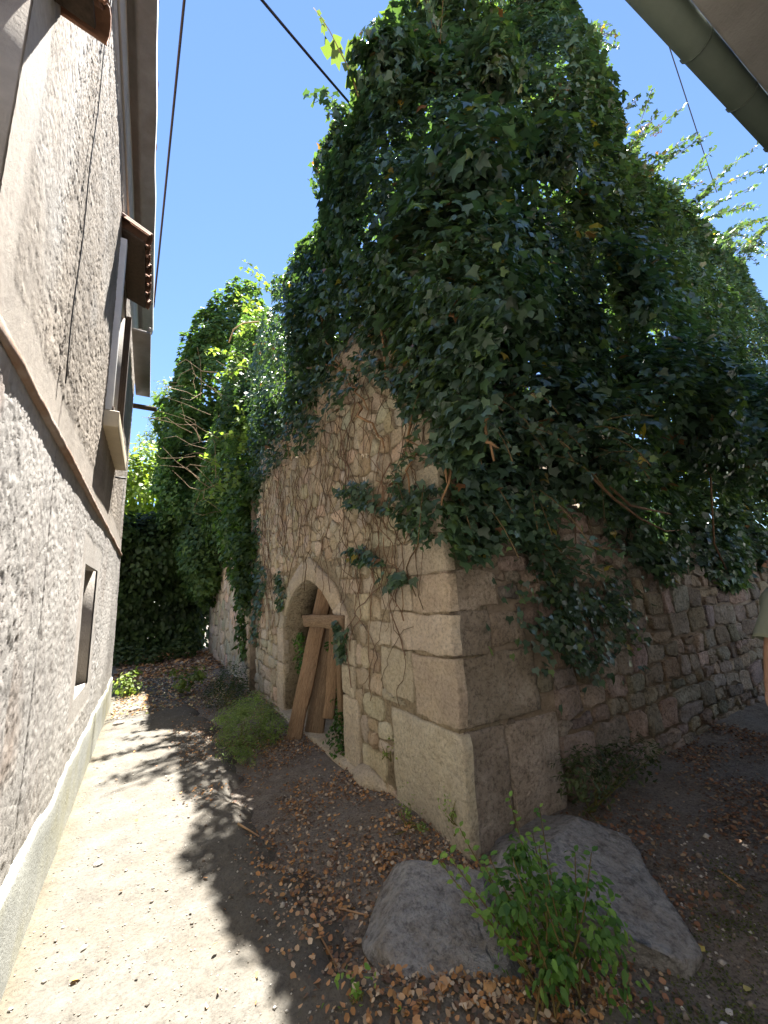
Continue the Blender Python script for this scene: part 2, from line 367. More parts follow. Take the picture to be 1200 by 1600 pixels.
# ------------------------------------------------------------------ left house (roughcast)
HY0, HY1, HZ = -2.0, 8.22, 7.05
HY0 = -5.0
house = thing('roughcast_house', (XL, 3.0, 0), 'tall grey and tan roughcast house with cement plinth and tiled window canopies, along the path', 'house')
WIN_LO = (4.06, 4.92, .90, 1.97); WIN_UP = (4.38, 5.62, 3.50, 5.42); WIN_NR = (.55, 1.42, 2.75, 3.95)
WINS = (WIN_LO, WIN_UP, WIN_NR)
ysw = np.concatenate([np.arange(HY0, .8, .2), geo(.8, HY1, .0095, .0047)]); zsw = np.arange(.36, HZ+.02, .0125)
for w in WINS:
    for k in (0, 1): ysw[np.argmin(abs(ysw-w[k]))] = w[k]
    for k in (2, 3): zsw[np.argmin(abs(zsw-w[k]))] = w[k]
Yg, Zg = np.meshgrid(ysw, zsw); y, z = Yg.ravel(), Zg.ravel(); P2 = np.stack([y, z], 1)
wv, ws = worley(np.stack([y/.034, z/.027], 1)+.6*np.stack([fbm(P2*14, 2, 2), fbm(P2*14, 3, 2)], 1), 4)
w2, _ = worley(P2/.014, 9); wu, wus = worley(np.stack([y/.026, z/.021], 1)+.6*np.stack([fbm(P2*17, 22, 2), fbm(P2*17, 23, 2)], 1), 14)
def sst(a, b, t): t = np.clip((t-a)/(b-a), 0, 1); return t*t*(3-2*t)
upz = np.clip((z-2.4)/.2, 0, 1); gap = sst(.0, .20, ws-wv)*(1-upz)+sst(.0, .34, wus-wu)*upz; drop_ = sst(.25, .5, fbm(P2*11, 91, 3))
cast = .0072*gap*(1-.8*drop_)+.0010*np.clip(1-w2, 0, 1)+.0026*fbm(P2*9, 6, 3)
big = .010*fbm(P2*.7, 12, 2)
smooth = np.zeros(len(y))                                            # smooth plaster bands
def band(y0, y1, z0, z1, s=.03): return np.clip((np.minimum(np.minimum(y-y0, y1-y), np.minimum(z-z0, z1-z)))/s+fbm(P2*7, 15, 3)*.9, 0, 1)
for w in (WIN_LO, WIN_NR): smooth = np.maximum(smooth, band(w[0]-.22, w[1]+.24, w[2]-.20, w[3]+.26))
smooth = np.maximum(smooth, band(-3, 9, 2.47, 2.80, .06)); smooth = np.maximum(smooth, band(-3, 9, 6.25, 8, .1)); smooth = np.maximum(smooth, band(1.4, 2.1, 2.6, 8, .1)*.45)
amp = .64+.22*upz+.25*fbm(P2*.9, 93, 3)
x = XL+big+cast*amp*(1-.8*smooth)-.004
seam = np.exp(-((y-(2.52+.05*fbm(np.stack([z*1.3, z*0], 1), 44, 3)+.10*np.clip((4.5-z)/4.5, 0, 1)))/.008)**2); x = x-.008*seam*(z < 6)
up = np.clip((z-2.45)/.15, 0, 1)[:, None]
low = np.array([.44, .415, .385]); hi = np.array([.385, .335, .28])
wc = low*(1-up)+hi*up; wc = wc*(1+.30*fbm(P2*.8, 51, 4)+.20*fbm(P2*4.5, 55, 3)+.16*fbm(P2*30, 57, 2))[:, None]
wc = wc*(1-smooth[:, None]*.35)+smooth[:, None]*.35*np.array([.56, .51, .45])
grey = np.clip(1-abs(y-2.02-.12*fbm(P2*2, 60, 2))/.22, 0, 1)[:, None]*np.clip((z-2.9)/.8, 0, 1)[:, None]; wc = wc*(1-.55*grey)+.55*grey*np.array([.60, .57, .53])
rust = np.clip(fbm(P2*np.array([3.2, 1.3]), 66, 4)*2.4-.35, 0, 1)*np.clip((2.05-y)/.5, 0, 1)*np.clip((2.55-z)/.2, 0, 1)*np.clip((z-1.2)/.6, 0, 1)
wc = wc*(1-.75*rust[:, None])+.75*rust[:, None]*np.array([.30, .14, .07])
drip = np.clip(fbm(P2*np.array([9, .5]), 71, 3)*1.8-.3, 0, 1)*np.clip((2.5-z)/.5, 0, 1)*.35; wc = wc*(1-drip[:, None])+drip[:, None]*np.array([.40, .32, .27])
wc = wc*(1-.5*(seam*(z < 6))[:, None])
spl = np.clip((1.05-z)/.6+.5*fbm(P2*2.2, 101, 4), 0, 1)*.45; wc = wc*(1-spl[:, None])+spl[:, None]*np.array([.30, .28, .235])
run = np.clip(fbm(P2*np.array([5.5, .35]), 103, 4)*2.2-.25, 0, 1)*np.clip((z-2.6)/.6, 0, 1)*.42; wc = wc*(1-run[:, None])+run[:, None]*np.array([.235, .205, .17])
pat = np.clip(fbm(P2*.9+3, 107, 4)*3.0-.5, 0, 1)*.5; wc = wc*(1-pat[:, None])+pat[:, None]*np.array([.47, .455, .43])
br = np.clip(fbm(P2*np.array([2.6, 1.8])+7, 109, 4)*2.6-.75, 0, 1)*np.clip((2.5-z)/.4, 0, 1)*np.clip((3.2-y)/1.0, 0, 1)*.6; wc = wc*(1-br[:, None])+br[:, None]*np.array([.27, .19, .135])
ny, nz = len(ysw), len(zsw); i = np.arange(ny-1)[None]+np.arange(nz-1)[:, None]*ny
q = np.stack([i, i+1, i+1+ny, i+ny], -1).reshape(-1, 4); cy, cz = y[q].mean(1), z[q].mean(1); kp = np.ones(len(q), bool)
for w in WINS: kp &= ~((cy > w[0]) & (cy < w[1]) & (cz > w[2]) & (cz < w[3]))
q = q[kp]
wall = obj('wall', mesh_np('wall', np.stack([x, y, z], 1), q.ravel(), np.arange(len(q))*4, np.full(len(q), 4), M_ROUGHCAST, wc, True), house)
m = MB(); m.box((XL-4.5, HY1-.25, 0), (XL-.012, HY1, HZ)); m.box((XL-4.5, HY0, 0), (XL-4.3, HY1-.26, HZ)); m.box((XL-4.2, HY0, 0), (XL-.3, HY0+.2, HZ)); m.box((XL-4.2, HY0+.3, 2.55), (XL-.32, HY1-.3, 2.65))
for w in WINS:                                                       # reveals: four slabs round each opening
    y0, y1, z0, z1 = w; a, b = XL-.30, XL-.004
    m.box((a, y0-.10, z0-.1), (b-.012, y0, z1+.1)); m.box((a, y1, z0-.1), (b-.012, y1+.10, z1+.1)); m.box((a, y0, z0-.1), (b-.012, y1, z0)); m.box((a, y0, z1), (b-.012, y1, z1+.1))
m.build('rear_wall', M_PLASTER, house)
# plinth: displaced sheet with a broken top edge
py = geo(.2, HY1+.02, .02, .012); py = np.concatenate([np.arange(-2, .2, .2), py]); rows = [(.0, -.04), (.0, .10), (.0, .22), (.0, .33), (.0, .42), (.006, .455), (.03, .465)]
V = []; 
top = .03*vnoise(np.stack([py*2.3, py*0], 1), 5)+.015*vnoise(np.stack([py*9, py*0], 1), 6)-.02*np.clip((py-4)/4, 0, 1)
for k, (dx, zz) in enumerate(rows):
    pp = np.stack([py, py*0+zz], 1)
    V.append(np.stack([XL+.022-dx+.008*fbm(pp*3, 8, 3)-.012*max(0, 1-zz/.15)*0, py, zz+top*(k > 1)*(zz/.46)], 1))
V = np.concatenate(V); n = len(py); i = np.arange(n-1)[None]+np.arange(len(rows)-1)[:, None]*n
q = np.stack([i, i+1, i+1+n, i+n], -1).reshape(-1, 4)
obj('plinth', mesh_np('plinth', V, q.ravel(), np.arange(len(q))*4, np.full(len(q), 4), M_PLINTH, None, True), house)
# string course: broken plaster ledge
ly = geo(1.72, HY1, .02, .012); ly = np.concatenate([np.arange(-2, 1.72, .12), ly]); prof = [(-.01, 2.472), (.006, 2.476), (.013, 2.484), (.015, 2.498), (.013, 2.512), (.005, 2.524), (-.01, 2.55)]
V = []; e = .002*vnoise(np.stack([ly*3, ly*0], 1), 2)+.003*fbm(np.stack([ly*17, ly*0], 1), 3, 3); brk = np.clip((1.75-ly)*3, 0, 1)
for dx, zz in prof: V.append(np.stack([XL+.006+dx*(1-.9*brk)+(e if dx > 0 else 0), ly, zz+e*.8+0*ly], 1))
V = np.concatenate(V); n = len(ly); i = np.arange(n-1)[None]+np.arange(len(prof)-1)[:, None]*n; q = np.stack([i, i+1, i+1+n, i+n], -1).reshape(-1, 4)
obj('string_course', mesh_np('string_course', V, q.ravel(), np.arange(len(q))*4, np.full(len(q), 4), M_LEDGE, None, True), house)
def window(w, frame_mat, proud, sill):
    y0, y1, z0, z1 = w; r_ = bpy.data.objects.new('window', None); r_.location = (XL, (y0+y1)/2, z0); put(r_, house)
    r_.matrix_parent_inverse = house.matrix_basis.inverted()
    b = .06
    m = MB(); xa, xb = XL-.20, XL-.14
    m.box((xa, y0+.002, z0+.002), (xb, y0+b, z1-.002)); m.box((xa, y1-b, z0+.002), (xb, y1-.002, z1-.002)); m.box((xa, y0+b, z0+.002), (xb, y1-b, z0+b)); m.box((xa, y0+b, z1-b), (xb, y1-b, z1-.002)); m.box((xa, (y0+y1)/2-.03, z0+b), (xb-.004, (y0+y1)/2+.03, z1-b))
    m.build('frame', frame_mat, r_)
    for s_ in (0, 1):
        m = MB(); m.box((XL-.178, (y0+b, (y0+y1)/2+.03)[s_], z0+b), (XL-.170, ((y0+y1)/2-.03, y1-b)[s_], z1-b)); m.build('pane', M_GLASS, r_)
    return r_
wlo = window(WIN_LO, M_DARKWOOD, 0, 0); wup = window(WIN_UP, M_WHITE, 0, 0); wnr = window(WIN_NR, M_DARKWOOD, 0, 0)
y0, y1, z0, z1 = WIN_UP
m = MB(); m.box((XL-.12, y0-.10, z0-.02), (XL+.055, y0-.003, z1+.05)); bevelled(m.build('casing', M_WHITE, wup).data, .006)
m = MB(); m.box((XL-.12, y1+.003, z0-.02), (XL+.055, y1+.09, z1+.05)); bevelled(m.build('casing', M_DARKWOOD, wup).data, .006)
m = MB(); m.box((XL+.058, y0-.104, z0-.06), (XL+.070, y0+.02, z0+.02)); m.build('hinge_plate', M_DARKWOOD, wup)
m = MB(); m.box((XL-.1, y0-.12, z0-.20), (XL+.12, y1+.10, z0-.03)); bevelled(m.build('sill', M_CREAM, wup).data, .012)
m = MB(); m.tube([(XL, y1+.22, z0-.26), (XL+.12, y1+.22, z0-.26)], .012, 6); m.build('hook', M_CABLE, wup)
# tile canopies over the windows
def half_tile(L_, R_, t=.014, n=7):
    V = []; Fc = []
    for e in (0, 1):
        rr = R_*(1-.16*e)
        for s_ in (0, 1):
            for k in range(n):
                g = pi*k/(n-1); q_ = rr-t*s_; V.append((L_*e, q_*cos(g), q_*sin(g)))
    A = lambda e, s_, k: (e*2+s_)*n+k
    for k in range(n-1):
        Fc.append((A(0,0,k), A(0,0,k+1), A(1,0,k+1), A(1,0,k))); Fc.append((A(0,1,k), A(1,1,k), A(1,1,k+1), A(0,1,k+1)))
        for e in (0, 1): Fc.append((A(e,0,k), A(e,1,k), A(e,1,k+1), A(e,0,k+1)))
    for k in (0, n-1): Fc.append((A(0,0,k), A(1,0,k), A(1,1,k), A(0,1,k)))
    return V, Fc
TILES = []
for c in ((1, 1, 1), (.82, .8, .78), (1.12, 1.0, .9)):
    V, Fc = half_tile(.46, .095); TILES.append(mesh_py('tile', V, Fc, M_TILE, np.tile(np.array(c, float), (len(V), 1)), True))
def canopy(y0, y1, z, out, slope, root):
    c_ = bpy.data.objects.new('canopy', None); c_.location = (XL, y0, z); put(c_, root)
    m = MB(); L_ = sqrt(out**2+(out*slope)**2)
    m.add([(XL-.02, y0, z-.03), (XL+out*.86, y0, z-.03-out*.86*slope), (XL+out*.86, y1, z-.03-out*.86*slope), (XL-.02, y1, z-.03), (XL-.02, y0, z), (XL+out*.86, y0, z-out*.86*slope), (XL+out*.86, y1, z-out*.86*slope), (XL-.02, y1, z)],
          [(0,1,2,3),(4,7,6,5),(0,4,5,1),(1,5,6,2),(2,6,7,3),(3,7,4,0)]); m.build('board', M_DARKWOOD, c_)
    n = max(2, int((y1-y0)/.155)); ang = math.atan(slope)
    for k in range(n+1):
        yy = y0+(y1-y0)*k/n
        for up_ in (0, 1):
            if up_ == 0 and k == n: continue
            t = bpy.data.objects.new('tile', TILES[(k*2+up_) % 3]); put(t, c_)
            M = Matrix.Translation((XL+out-.46*cos(ang)+random.uniform(-.012, .012), yy+(0 if up_ else .078), z+(.045 if up_ else .118)-(out-.46*cos(ang))*slope)) @ Matrix.Rotation(ang, 4, 'Y') @ Matrix.Rotation(random.uniform(-.03, .03), 4, 'Z')
            if not up_: M = M @ Matrix.Rotation(pi, 4, 'X')
            t.matrix_basis = M
    return c_
canopy(4.25, 5.35, 5.58, .25, .42, house); canopy(.35, 1.60, 4.10, .15, .22, house)
# eave: soffit, moulding, fascia, verge boards and tile row
m = MB(); ey = np.linspace(HY0, HY1+.12, 90); ed = .012*vnoise(np.stack([ey*1.7, ey*0], 1), 4)
prof = [(XL-.05, HZ), (XL+.05, HZ-.012), (XL+.055, HZ-.05), (XL+.085, HZ-.055), (XL+.09, HZ-.014), (-.235, HZ), (-.225, HZ+.07), (-.22, HZ+.13), (XL-.05, HZ+.15)]
V = np.concatenate([np.stack([np.full_like(ey, a)+ed*(k > 4), ey, np.full_like(ey, b)+ed*.6], 1) for k, (a, b) in enumerate(prof)]); n = len(ey); i = np.arange(n-1)[None]+np.arange(len(prof)-1)[:, None]*n
q = np.stack([i, i+n, i+n+1, i+1], -1).reshape(-1, 4)
obj('eave', mesh_np('eave', V, q.ravel(), np.arange(len(q))*4, np.full(len(q), 4), M_SOFFIT, None, False), house)
m = MB(); m.tube([(XL+.03, yy, 6.02-.05*sin(yy*.9)-.13*max(0, (yy-2.5))/2) for yy in np.linspace(-.5, 4.5, 24)], .012, 6); m.build('conduit', M_PLASTER, house, True)
m = MB(); m.tube([(XL+.012, 2.46+.02*sin(k), 6.0-k*.16) for k in range(21)], .0035, 5); m.build('wall_wire', M_CABLE, house, True)
roof = MB(); roof.add([(-.23, HY0-.1, HZ+.14), (-.23, HY1+.2, HZ+.14), (XL-2.4, HY1+.2, HZ+1.15), (XL-2.4, HY0-.1, HZ+1.15), (XL-4.8, HY0-.1, HZ+.14), (XL-4.8, HY1+.2, HZ+.14)], [(0,1,2,3),(3,2,5,4),(0,3,4),(1,5,2)])
ro = roof.build('roof', M_TILE, house)
for k in range(44):
    t = bpy.data.objects.new('tile', TILES[k % 3]); put(t, ro)
    t.matrix_basis = Matrix.Translation((-.255-.46*cos(.4)+random.uniform(-.012, .008), HY0+.1+k*.232, HZ+.17+.46*sin(.4))) @ Matrix.Rotation(.4, 4, 'Y')
m = MB(); m.box((XL-.3, HY1+.005, 5.35), (-.06, HY1+.08, 5.42)); m.build('bracket', M_DARKWOOD, house)
m = MB(); m.box((XL+.03, 6.15, 5.62), (XL+.27, HY1+.05, 5.66)); m.box((XL+.24, 6.15, 5.665), (XL+.27, HY1+.05, 5.74)); m.build('eave_board', M_SOFFIT, house)

# ------------------------------------------------------------------ stones
def clip_poly(poly, n, d):
    out = []; m = len(poly)
    for k in range(m):
        a, b = poly[k], poly[(k+1) % m]; da, db = a@n-d, b@n-d
        if da <= 0: out.append(a)
        if (da < 0) != (db < 0): out.append(a+(b-a)*(da/(da-db)))
    return out
def voronoi(seeds, x0, x1, y0, y1, an):
    S = seeds*np.array([1, an]); res = []
    for k in range(len(S)):
        d2 = ((S-S[k])**2).sum(1); near = np.argsort(d2)[1:22]
        poly = [np.array(p) for p in ((x0, y0*an), (x1, y0*an), (x1, y1*an), (x0, y1*an))]
        for j in near:
            nn = S[j]-S[k]; mid = (S[j]+S[k])/2; poly = clip_poly(poly, nn, mid@nn)
            if len(poly) < 3: break
        res.append(np.array(poly)/np.array([1, an]) if len(poly) >= 3 else None)
    return res
def tidy(poly, tol):
    P = list(poly); ch = True
    while ch and len(P) > 4:
        ch = False
        for k in range(len(P)):
            if np.linalg.norm(P[k]-P[(k+1) % len(P)]) < tol: P[k] = (P[k]+P[(k+1) % len(P)])/2; P.pop((k+1) % len(P)); ch = True; break
    return np.array(P)
def stone_geo(poly, r, joint, proud, rough, deep=.05, rounder=.25):
    """poly in wall (u, v); returns vertices in (u, v, out) and faces"""
    c = poly.mean(0); rad = np.linalg.norm(poly-c, axis=1).mean(); P = []
    n0 = len(poly)
    for k in range(n0):                                              # a midpoint on each edge, corners cut back
        a, b = poly[k], poly[(k+1) % n0]
        P.append(a+(c-a)*rounder*.35); P.append((a+b)/2+r.normal(size=2)*rad*.045)
    P = np.array(P); sc = max(.3, 1-joint/rad); n = len(P)
    base = c+(P-c)*sc; mid = c+(P-c)*(sc-.02); inner = c+(P-c)*(sc*.84)+r.normal(size=(n, 2))*rad*.035
    tilt = r.normal(size=2)*rough*1.2/rad
    h1 = proud*.86+((mid-c)@tilt)*.5+r.normal(size=n)*rough*.35; h2 = proud+(inner-c)@tilt+r.normal(size=n)*rough*.6
    V = [(*p, -deep) for p in base]+[(*p, h) for p, h in zip(mid, h1)]+[(*p, h) for p, h in zip(inner, h2)]+[(*c, proud+r.normal()*rough*.6)]
    Fc = []
    for k in range(n):
        l = (k+1) % n; Fc.append((k, l, n+l, n+k)); Fc.append((n+k, n+l, 2*n+l, 2*n+k)); Fc.append((2*n+k, 2*n+l, 3*n))
    return np.array(V), Fc
def block_geo(a, b, c, d, r, proud, rough, seed, deep=.06, n=11):
    t = np.concatenate([[0, .025], np.linspace(.10, .90, n-4), [.975, 1]]); U, Vv = np.meshgrid(a+(b-a)*t, c+(d-c)*t); u, v = U.ravel(), Vv.ravel(); n = len(t)
    tu, tv = np.meshgrid(t, t); e = np.minimum(np.minimum(tu, 1-tu)*(b-a), np.minimum(tv, 1-tv)*(d-c)).ravel()
    q = np.stack([u, v], 1); h = proud*np.clip(.78+e/.06, 0, 1)+rough*(1.6*fbm(q*4+seed, seed, 4)+.9*fbm(q*17+seed, seed+5, 3))*np.clip(.3+e/.03, 0, 1)
    h = h-.030*np.clip(fbm(q*9+seed*1.7, seed+8, 4)*2.2-.55, 0, 1)*np.clip(1-e/.07, 0, 1); w = np.clip(1-e/.05, 0, 1)*.026; u = u+w*fbm(q*7, seed+1, 3); v = v+w*fbm(q*7+9, seed+2, 3)
    V = list(np.stack([u, v, h], 1)); idx = np.arange(n*n).reshape(n, n); Fc = [(idx[i_, j], idx[i_, j+1], idx[i_+1, j+1], idx[i_+1, j]) for i_ in range(n-1) for j in range(n-1)]
    rim = list(idx[0, :-1])+list(idx[:-1, -1])+list(idx[-1, :0:-1])+list(idx[:0:-1, 0]); b0 = len(V)
    for k in rim: V.append(np.array([V[k][0], V[k][1], -deep]))
    m_ = len(rim)
    for k in range(m_): Fc.append((rim[(k+1) % m_], rim[k], b0+k, b0+(k+1) % m_))
    return np.array(V), [tuple(int(x_) for x_ in f) for f in Fc]
def add_block(rect, kind, r, proud, rough, mat, tint_, nm, seed):
    V, Fc = block_geo(*rect, r, proud, rough, seed); W = wall_map(kind)(V)
    if kind == 'front': Fc = [f[::-1] for f in Fc]
    STONE_JOBS.append((9, W, Fc, tint_, mat, kind, nm))
STONE_JOBS = []                                                       # (importance, V3d, faces, colour, material, parent key)
def wall_map(kind):
    if kind == 'front': return lambda V: np.stack([XR+.004-V[:, 2]+0*V[:, 0], V[:, 0], V[:, 1]], 1)
    return lambda V: np.stack([V[:, 0], YC+.004-V[:, 2], V[:, 1]], 1)
def add_stone(poly, kind, r, joint, proud, rough, mat, tint, nm='stone', rounder=.25):
    V, Fc = stone_geo(poly, r, joint, proud, rough, .05, rounder); W = wall_map(kind)(V)
    if kind == 'front': Fc = [f[::-1] for f in Fc]
    c = W.mean(0); dp = depth(c); x, y_, _ = project(c[None]); inside = -50 < x[0] < 1250 and -50 < y_[0] < 1650
    a = np.linalg.norm(poly-poly.mean(0), axis=1).mean()/max(dp, .3)*(1 if inside else .05)
    STONE_JOBS.append((a, W, Fc, tint, mat, kind, nm))
DY0, DY1, DSP, DAP, DC = 3.93, 6.02, 1.13, 1.80, 4.9                 # door opening, springing, apex
def arch_z(yy):
    t = np.clip(abs(yy-(DY0+DY1)/2)/((DY1-DY0)/2), 0, 1); return DSP+(DAP-DSP)*(1-t**1.7)**.72
def ring(t, off):                                                     # t 0..1 from right springing over the apex to left springing
    g = pi*t; hw = (DY1-DY0)/2; cy = (DY0+DY1)/2
    return np.array([cy-(hw+off)*cos(g), DSP+(DAP-DSP+off)*max(0.0, 1-abs(cos(g))**1.7)**.72])
rs = np.random.default_rng(5)
quo = [  # front quoins: y0, y1, z0, z1
 (YC, 2.98, -.14, .655), (YC, 2.62, .665, 1.12), (2.63, 3.10, .74, 1.12), (YC, 2.92, 1.13, 1.42), (YC, 2.56, 1.43, 1.70), (2.57, 3.05, 1.43, 1.64), (2.93, 3.30, 1.13, 1.33), (YC, 2.75, 1.71, 1.98), (YC, 2.5, 1.99, 2.26), (YC, 2.68, 2.27, 2.52)]
jam = [(3.60, DY0, -.16, .58, 'j'), (3.66, DY0, .59, .88, 'j'), (3.62, DY0, .89, DSP, 'j'), (DY1, 6.36, -.2, .62, 'j'), (DY1, 6.34, .63, DSP, 'j')]
blocked = [(a, b, c, d) for a, b, c, d in quo]+[(a, b, c, d) for a, b, c, d, _ in jam]
def jit_rect(a, b, c, d, r, j=.012):
    P = [(a, c), ((a+b)/2, c), (b, c), (b, (c+d)/2), (b, d), ((a+b)/2, d), (a, d), (a, (c+d)/2)]
    return np.array(P)+r.normal(size=(8, 2))*j*.6
def tint(r, lo=.78, hi=1.12, warm=.05):
    k = r.uniform(lo, hi); return np.clip(np.array([k*(1+r.normal()*warm), k, k*(1-r.normal()*warm)]), .4, 1.3)
for k, (a, b, c, d) in enumerate(quo): add_block((a-(.034 if a == YC else -.004), b-.004, c+.004, d-.004), 'front', rs, .018, .011, M_QUOIN, tint(rs, .84, 1.1, .03), 'quoin', 300+k)
for k, (a, b, c, d, _) in enumerate(jam): add_block((a, b, c+.003, d-.003), 'front', rs, .026, .005, M_QUOIN, tint(rs, .92, 1.12, .02), 'jamb_stone', 330+k)
cuts = [0, .20, .40, .52, .70, .86, 1.0]
for t0, t1 in zip(cuts, cuts[1:]):
    tt = np.linspace(t0, t1, 4); poly = np.array([ring(t, .0) for t in tt]+[ring(t, .27+.02*rs.normal()) for t in tt[::-1]])
    c_ = poly.mean(0); poly = c_+(poly-c_)*.985
    V = []; n = len(poly)
    for h in (-.10, .020, .027): V += [(*(c_+(p-c_)*(1 if h < .025 else .95)), h+.004*rs.normal()*(h > 0)) for p in poly]
    Fc = []
    for k in range(n):
        l = (k+1) % n; Fc += [(k, l, n+l, n+k), (n+k, n+l, 2*n+l, 2*n+k)]
    for k in range(3): Fc.append((2*n+k, 2*n+k+1, 2*n+n-2-k, 2*n+n-1-k))
    W = wall_map('front')(np.array(V)); STONE_JOBS.append((9, W, [f[::-1] for f in Fc], tint(rs, .95, 1.12, .02), M_QUOIN, 'front', 'arch_stone'))
def in_block(p, e=0):
    for a, b, c, d in blocked:
        if a-e < p[0] < b+e and c-e < p[1] < d+e: return True
    if DY0-.05-e < p[0] < DY1+.05+e and p[1] < DSP: return True
    cy = (DY0+DY1)/2; hw = (DY1-DY0)/2+.27+e; hh = DAP-DSP+.27+e
    if p[1] >= DSP-.02 and abs((p[0]-cy)/hw)**2.0+((p[1]-DSP)/hh)**2.0 < 1: return True
    return False
def push_out(p, c):
    for _ in range(10):
        if not in_block(p, .004): return p
        p = p+(c-p)*.14
    return p
def rubble(kind, u0, u1, v0, v1, du, dv, an, seed, blk, topf, mat, joint, proud, rough, tl, nm='stone', drop=.18):
    r = np.random.default_rng(seed); S = []; v = v0-dv/2; row = 0
    while v < v1+dv:
        uu = u0-du+(row % 2)*du*.5
        while uu < u1+du:
            if r.random() > drop: S.append((uu+r.uniform(-.45, .45)*du, v+r.uniform(-.38, .38)*dv))
            uu += du*r.uniform(.8, 1.2)
        v += dv; row += 1
    S = np.array(S)
    for s_, poly in zip(S, voronoi(S, u0, u1, v0, v1, an)):
        if poly is None: continue
        c = poly.mean(0)
        if c[0] < u0 or c[0] > u1 or c[1] < v0 or c[1] > topf(c[0]) or (blk and in_block(c, .0)): continue
        if blk: poly = np.array([push_out(p, c) for p in poly])
        poly = tidy(poly, .03)
        e = poly-np.roll(poly, 1, 0); ar = abs(np.sum(poly[:, 0]*np.roll(poly[:, 1], 1)-poly[:, 1]*np.roll(poly[:, 0], 1)))/2
        if len(poly) < 3 or ar < .0016: continue
        add_stone(poly, kind, r, joint*r.uniform(.7, 1.5), proud*r.uniform(.6, 1.4), rough, mat, tint(r, *tl), nm)
def coursed(kind, u0, u1, v0, topf, vmax, hr, wr, seed, mat, joint, proud, rough, tl):
    r = np.random.default_rng(seed); v = v0; row = 0
    ed = lambda u, k: .045*float(vnoise(np.array([[u*1.7, k*3.7]]), seed)[0])+.018*float(vnoise(np.array([[u*6.1, k*5.3]]), seed+1)[0])
    while v < vmax:
        h = r.uniform(*hr); u = u0-r.uniform(0, .3)
        while u < u1:
            w = h*r.uniform(*wr); a, b = max(u, u0), min(u+w, u1); u += w
            if b-a < .05: continue
            parts = [(0, 1)] if r.random() > .22 or h < .17 else [(0, (q_ := r.uniform(.4, .6))), (q_, 1)]
            for lo, hi in parts:
                P = []; js = r.normal(size=(6, 2))*.012
                for k, uu in enumerate((a, (a+b)/2, b)): P.append((uu, v+h*lo+ed(uu, row)*(1-lo)+ed(uu, row+1)*lo))
                for k, uu in enumerate((b, (a+b)/2, a)): P.append((uu, v+h*hi+ed(uu, row)*(1-hi)+ed(uu, row+1)*hi))
                P = np.array(P)+js; c = P.mean(0)
                if c[1] > topf(c[0]) or in_block(c, .0): continue
                P = np.array([push_out(p, c) for p in P]); sz = np.ptp(P, axis=0)
                if sz.min() < .05: continue
                add_stone(P, kind, r, joint*r.uniform(.7, 1.8), proud*r.uniform(.4, 1.6), rough, mat, tint(r, *tl), 'stone', r.uniform(.1, .5))
        v += h; row += 1
F_TOP = lambda u: 3.85 if u < 2.75 else 4.35
coursed('front', YC, YF, -.14, F_TOP, 1.85, (.12, .26), (.7, 1.9), 3, M_STONE, .007, .014, .009, (.80, 1.12, .05))
rubble('front', YC, YF, 1.98, 4.4, .19, .145, 1.2, 4, True, F_TOP, M_STONE, .007, .012, .010, (.85, 1.15, .05))
S_TOP = lambda u: 2.55-.10*(u-2)+.15*sin(u*3.1)
sq = [(XR+.02, 2.22, -.14, .64), (XR+.02, 2.62, .655, 1.11), (XR+.02, 2.18, 1.12, 1.42), (2.19, 2.55, 1.14, 1.40), (2.23, 2.78, -.1, .60), (XR+.02, 2.3, 1.43, 1.71)]
blocked_front = blocked; blocked = sq; _d = (DY0, DY1); DY0, DY1 = 90, 91
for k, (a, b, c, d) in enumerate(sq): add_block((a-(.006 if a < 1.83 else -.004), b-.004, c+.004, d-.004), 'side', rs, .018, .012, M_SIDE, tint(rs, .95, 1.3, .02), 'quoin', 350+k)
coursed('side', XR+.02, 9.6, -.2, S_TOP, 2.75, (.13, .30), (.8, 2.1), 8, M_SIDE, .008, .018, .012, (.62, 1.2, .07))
DY0, DY1 = _d
# ------------------------------------------------------------------ ruined house
ruin = thing('ruined_house', (XR, YC, 0), 'ruined tan rubble stone house with arched doorway, ivy on top, across the path', 'ruin')
FX = XR+.012
m = MB(); T = .38; top = 4.45
m.box((FX, YC+.012, -.3), (FX+T, 2.7, 3.95)); m.box((FX, 2.7, -.3), (FX+T, DY0, top)); m.box((FX, DY1, -.3), (FX+T, YF, top))
ns = 18; yy = np.linspace(DY0, DY1, ns+1); zz = [float(arch_z(k)) for k in yy]; zz[0] = zz[-1] = DSP
for k in range(ns):
    a, b = yy[k], yy[k+1]; za, zb = zz[k], zz[k+1]
    V = [(FX, a, za), (FX, b, zb), (FX, b, top), (FX, a, top), (FX+T, a, za), (FX+T, b, zb), (FX+T, b, top), (FX+T, a, top)]
    m.add(V, [(0,3,2,1),(4,5,6,7),(0,1,5,4),(2,3,7,6)])
m.box((FX+.001, YC+.5, 4.45), (FX+T-.01, 3.3, 4.46)); front = m.build('front_wall', M_MORTAR, ruin)
m = MB(); m.box((FX+T+.002, YC+.012, -.3), (12.5, YC+.5, 2.2))
for k in range(24): 
    xa = 1.86+k*.43; m.box((max(xa, FX+T+.004), YC+.02, 2.201), (xa+.425, YC+.45, float(S_TOP(xa+.2))+.02))
m.box((FX+T+.004, YC+.10, 2.1), (3.0, YC+.48, 3.9))
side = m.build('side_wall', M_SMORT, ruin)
m = MB(); m.box((FX+T+.002, YF-.45, -.3), (5.4, YF-.004, 4.2)); m.box((5.0, YC+.52, -.3), (5.4, YF-.46, 3.6)); m.build('rear_wall', M_SMORT, ruin)
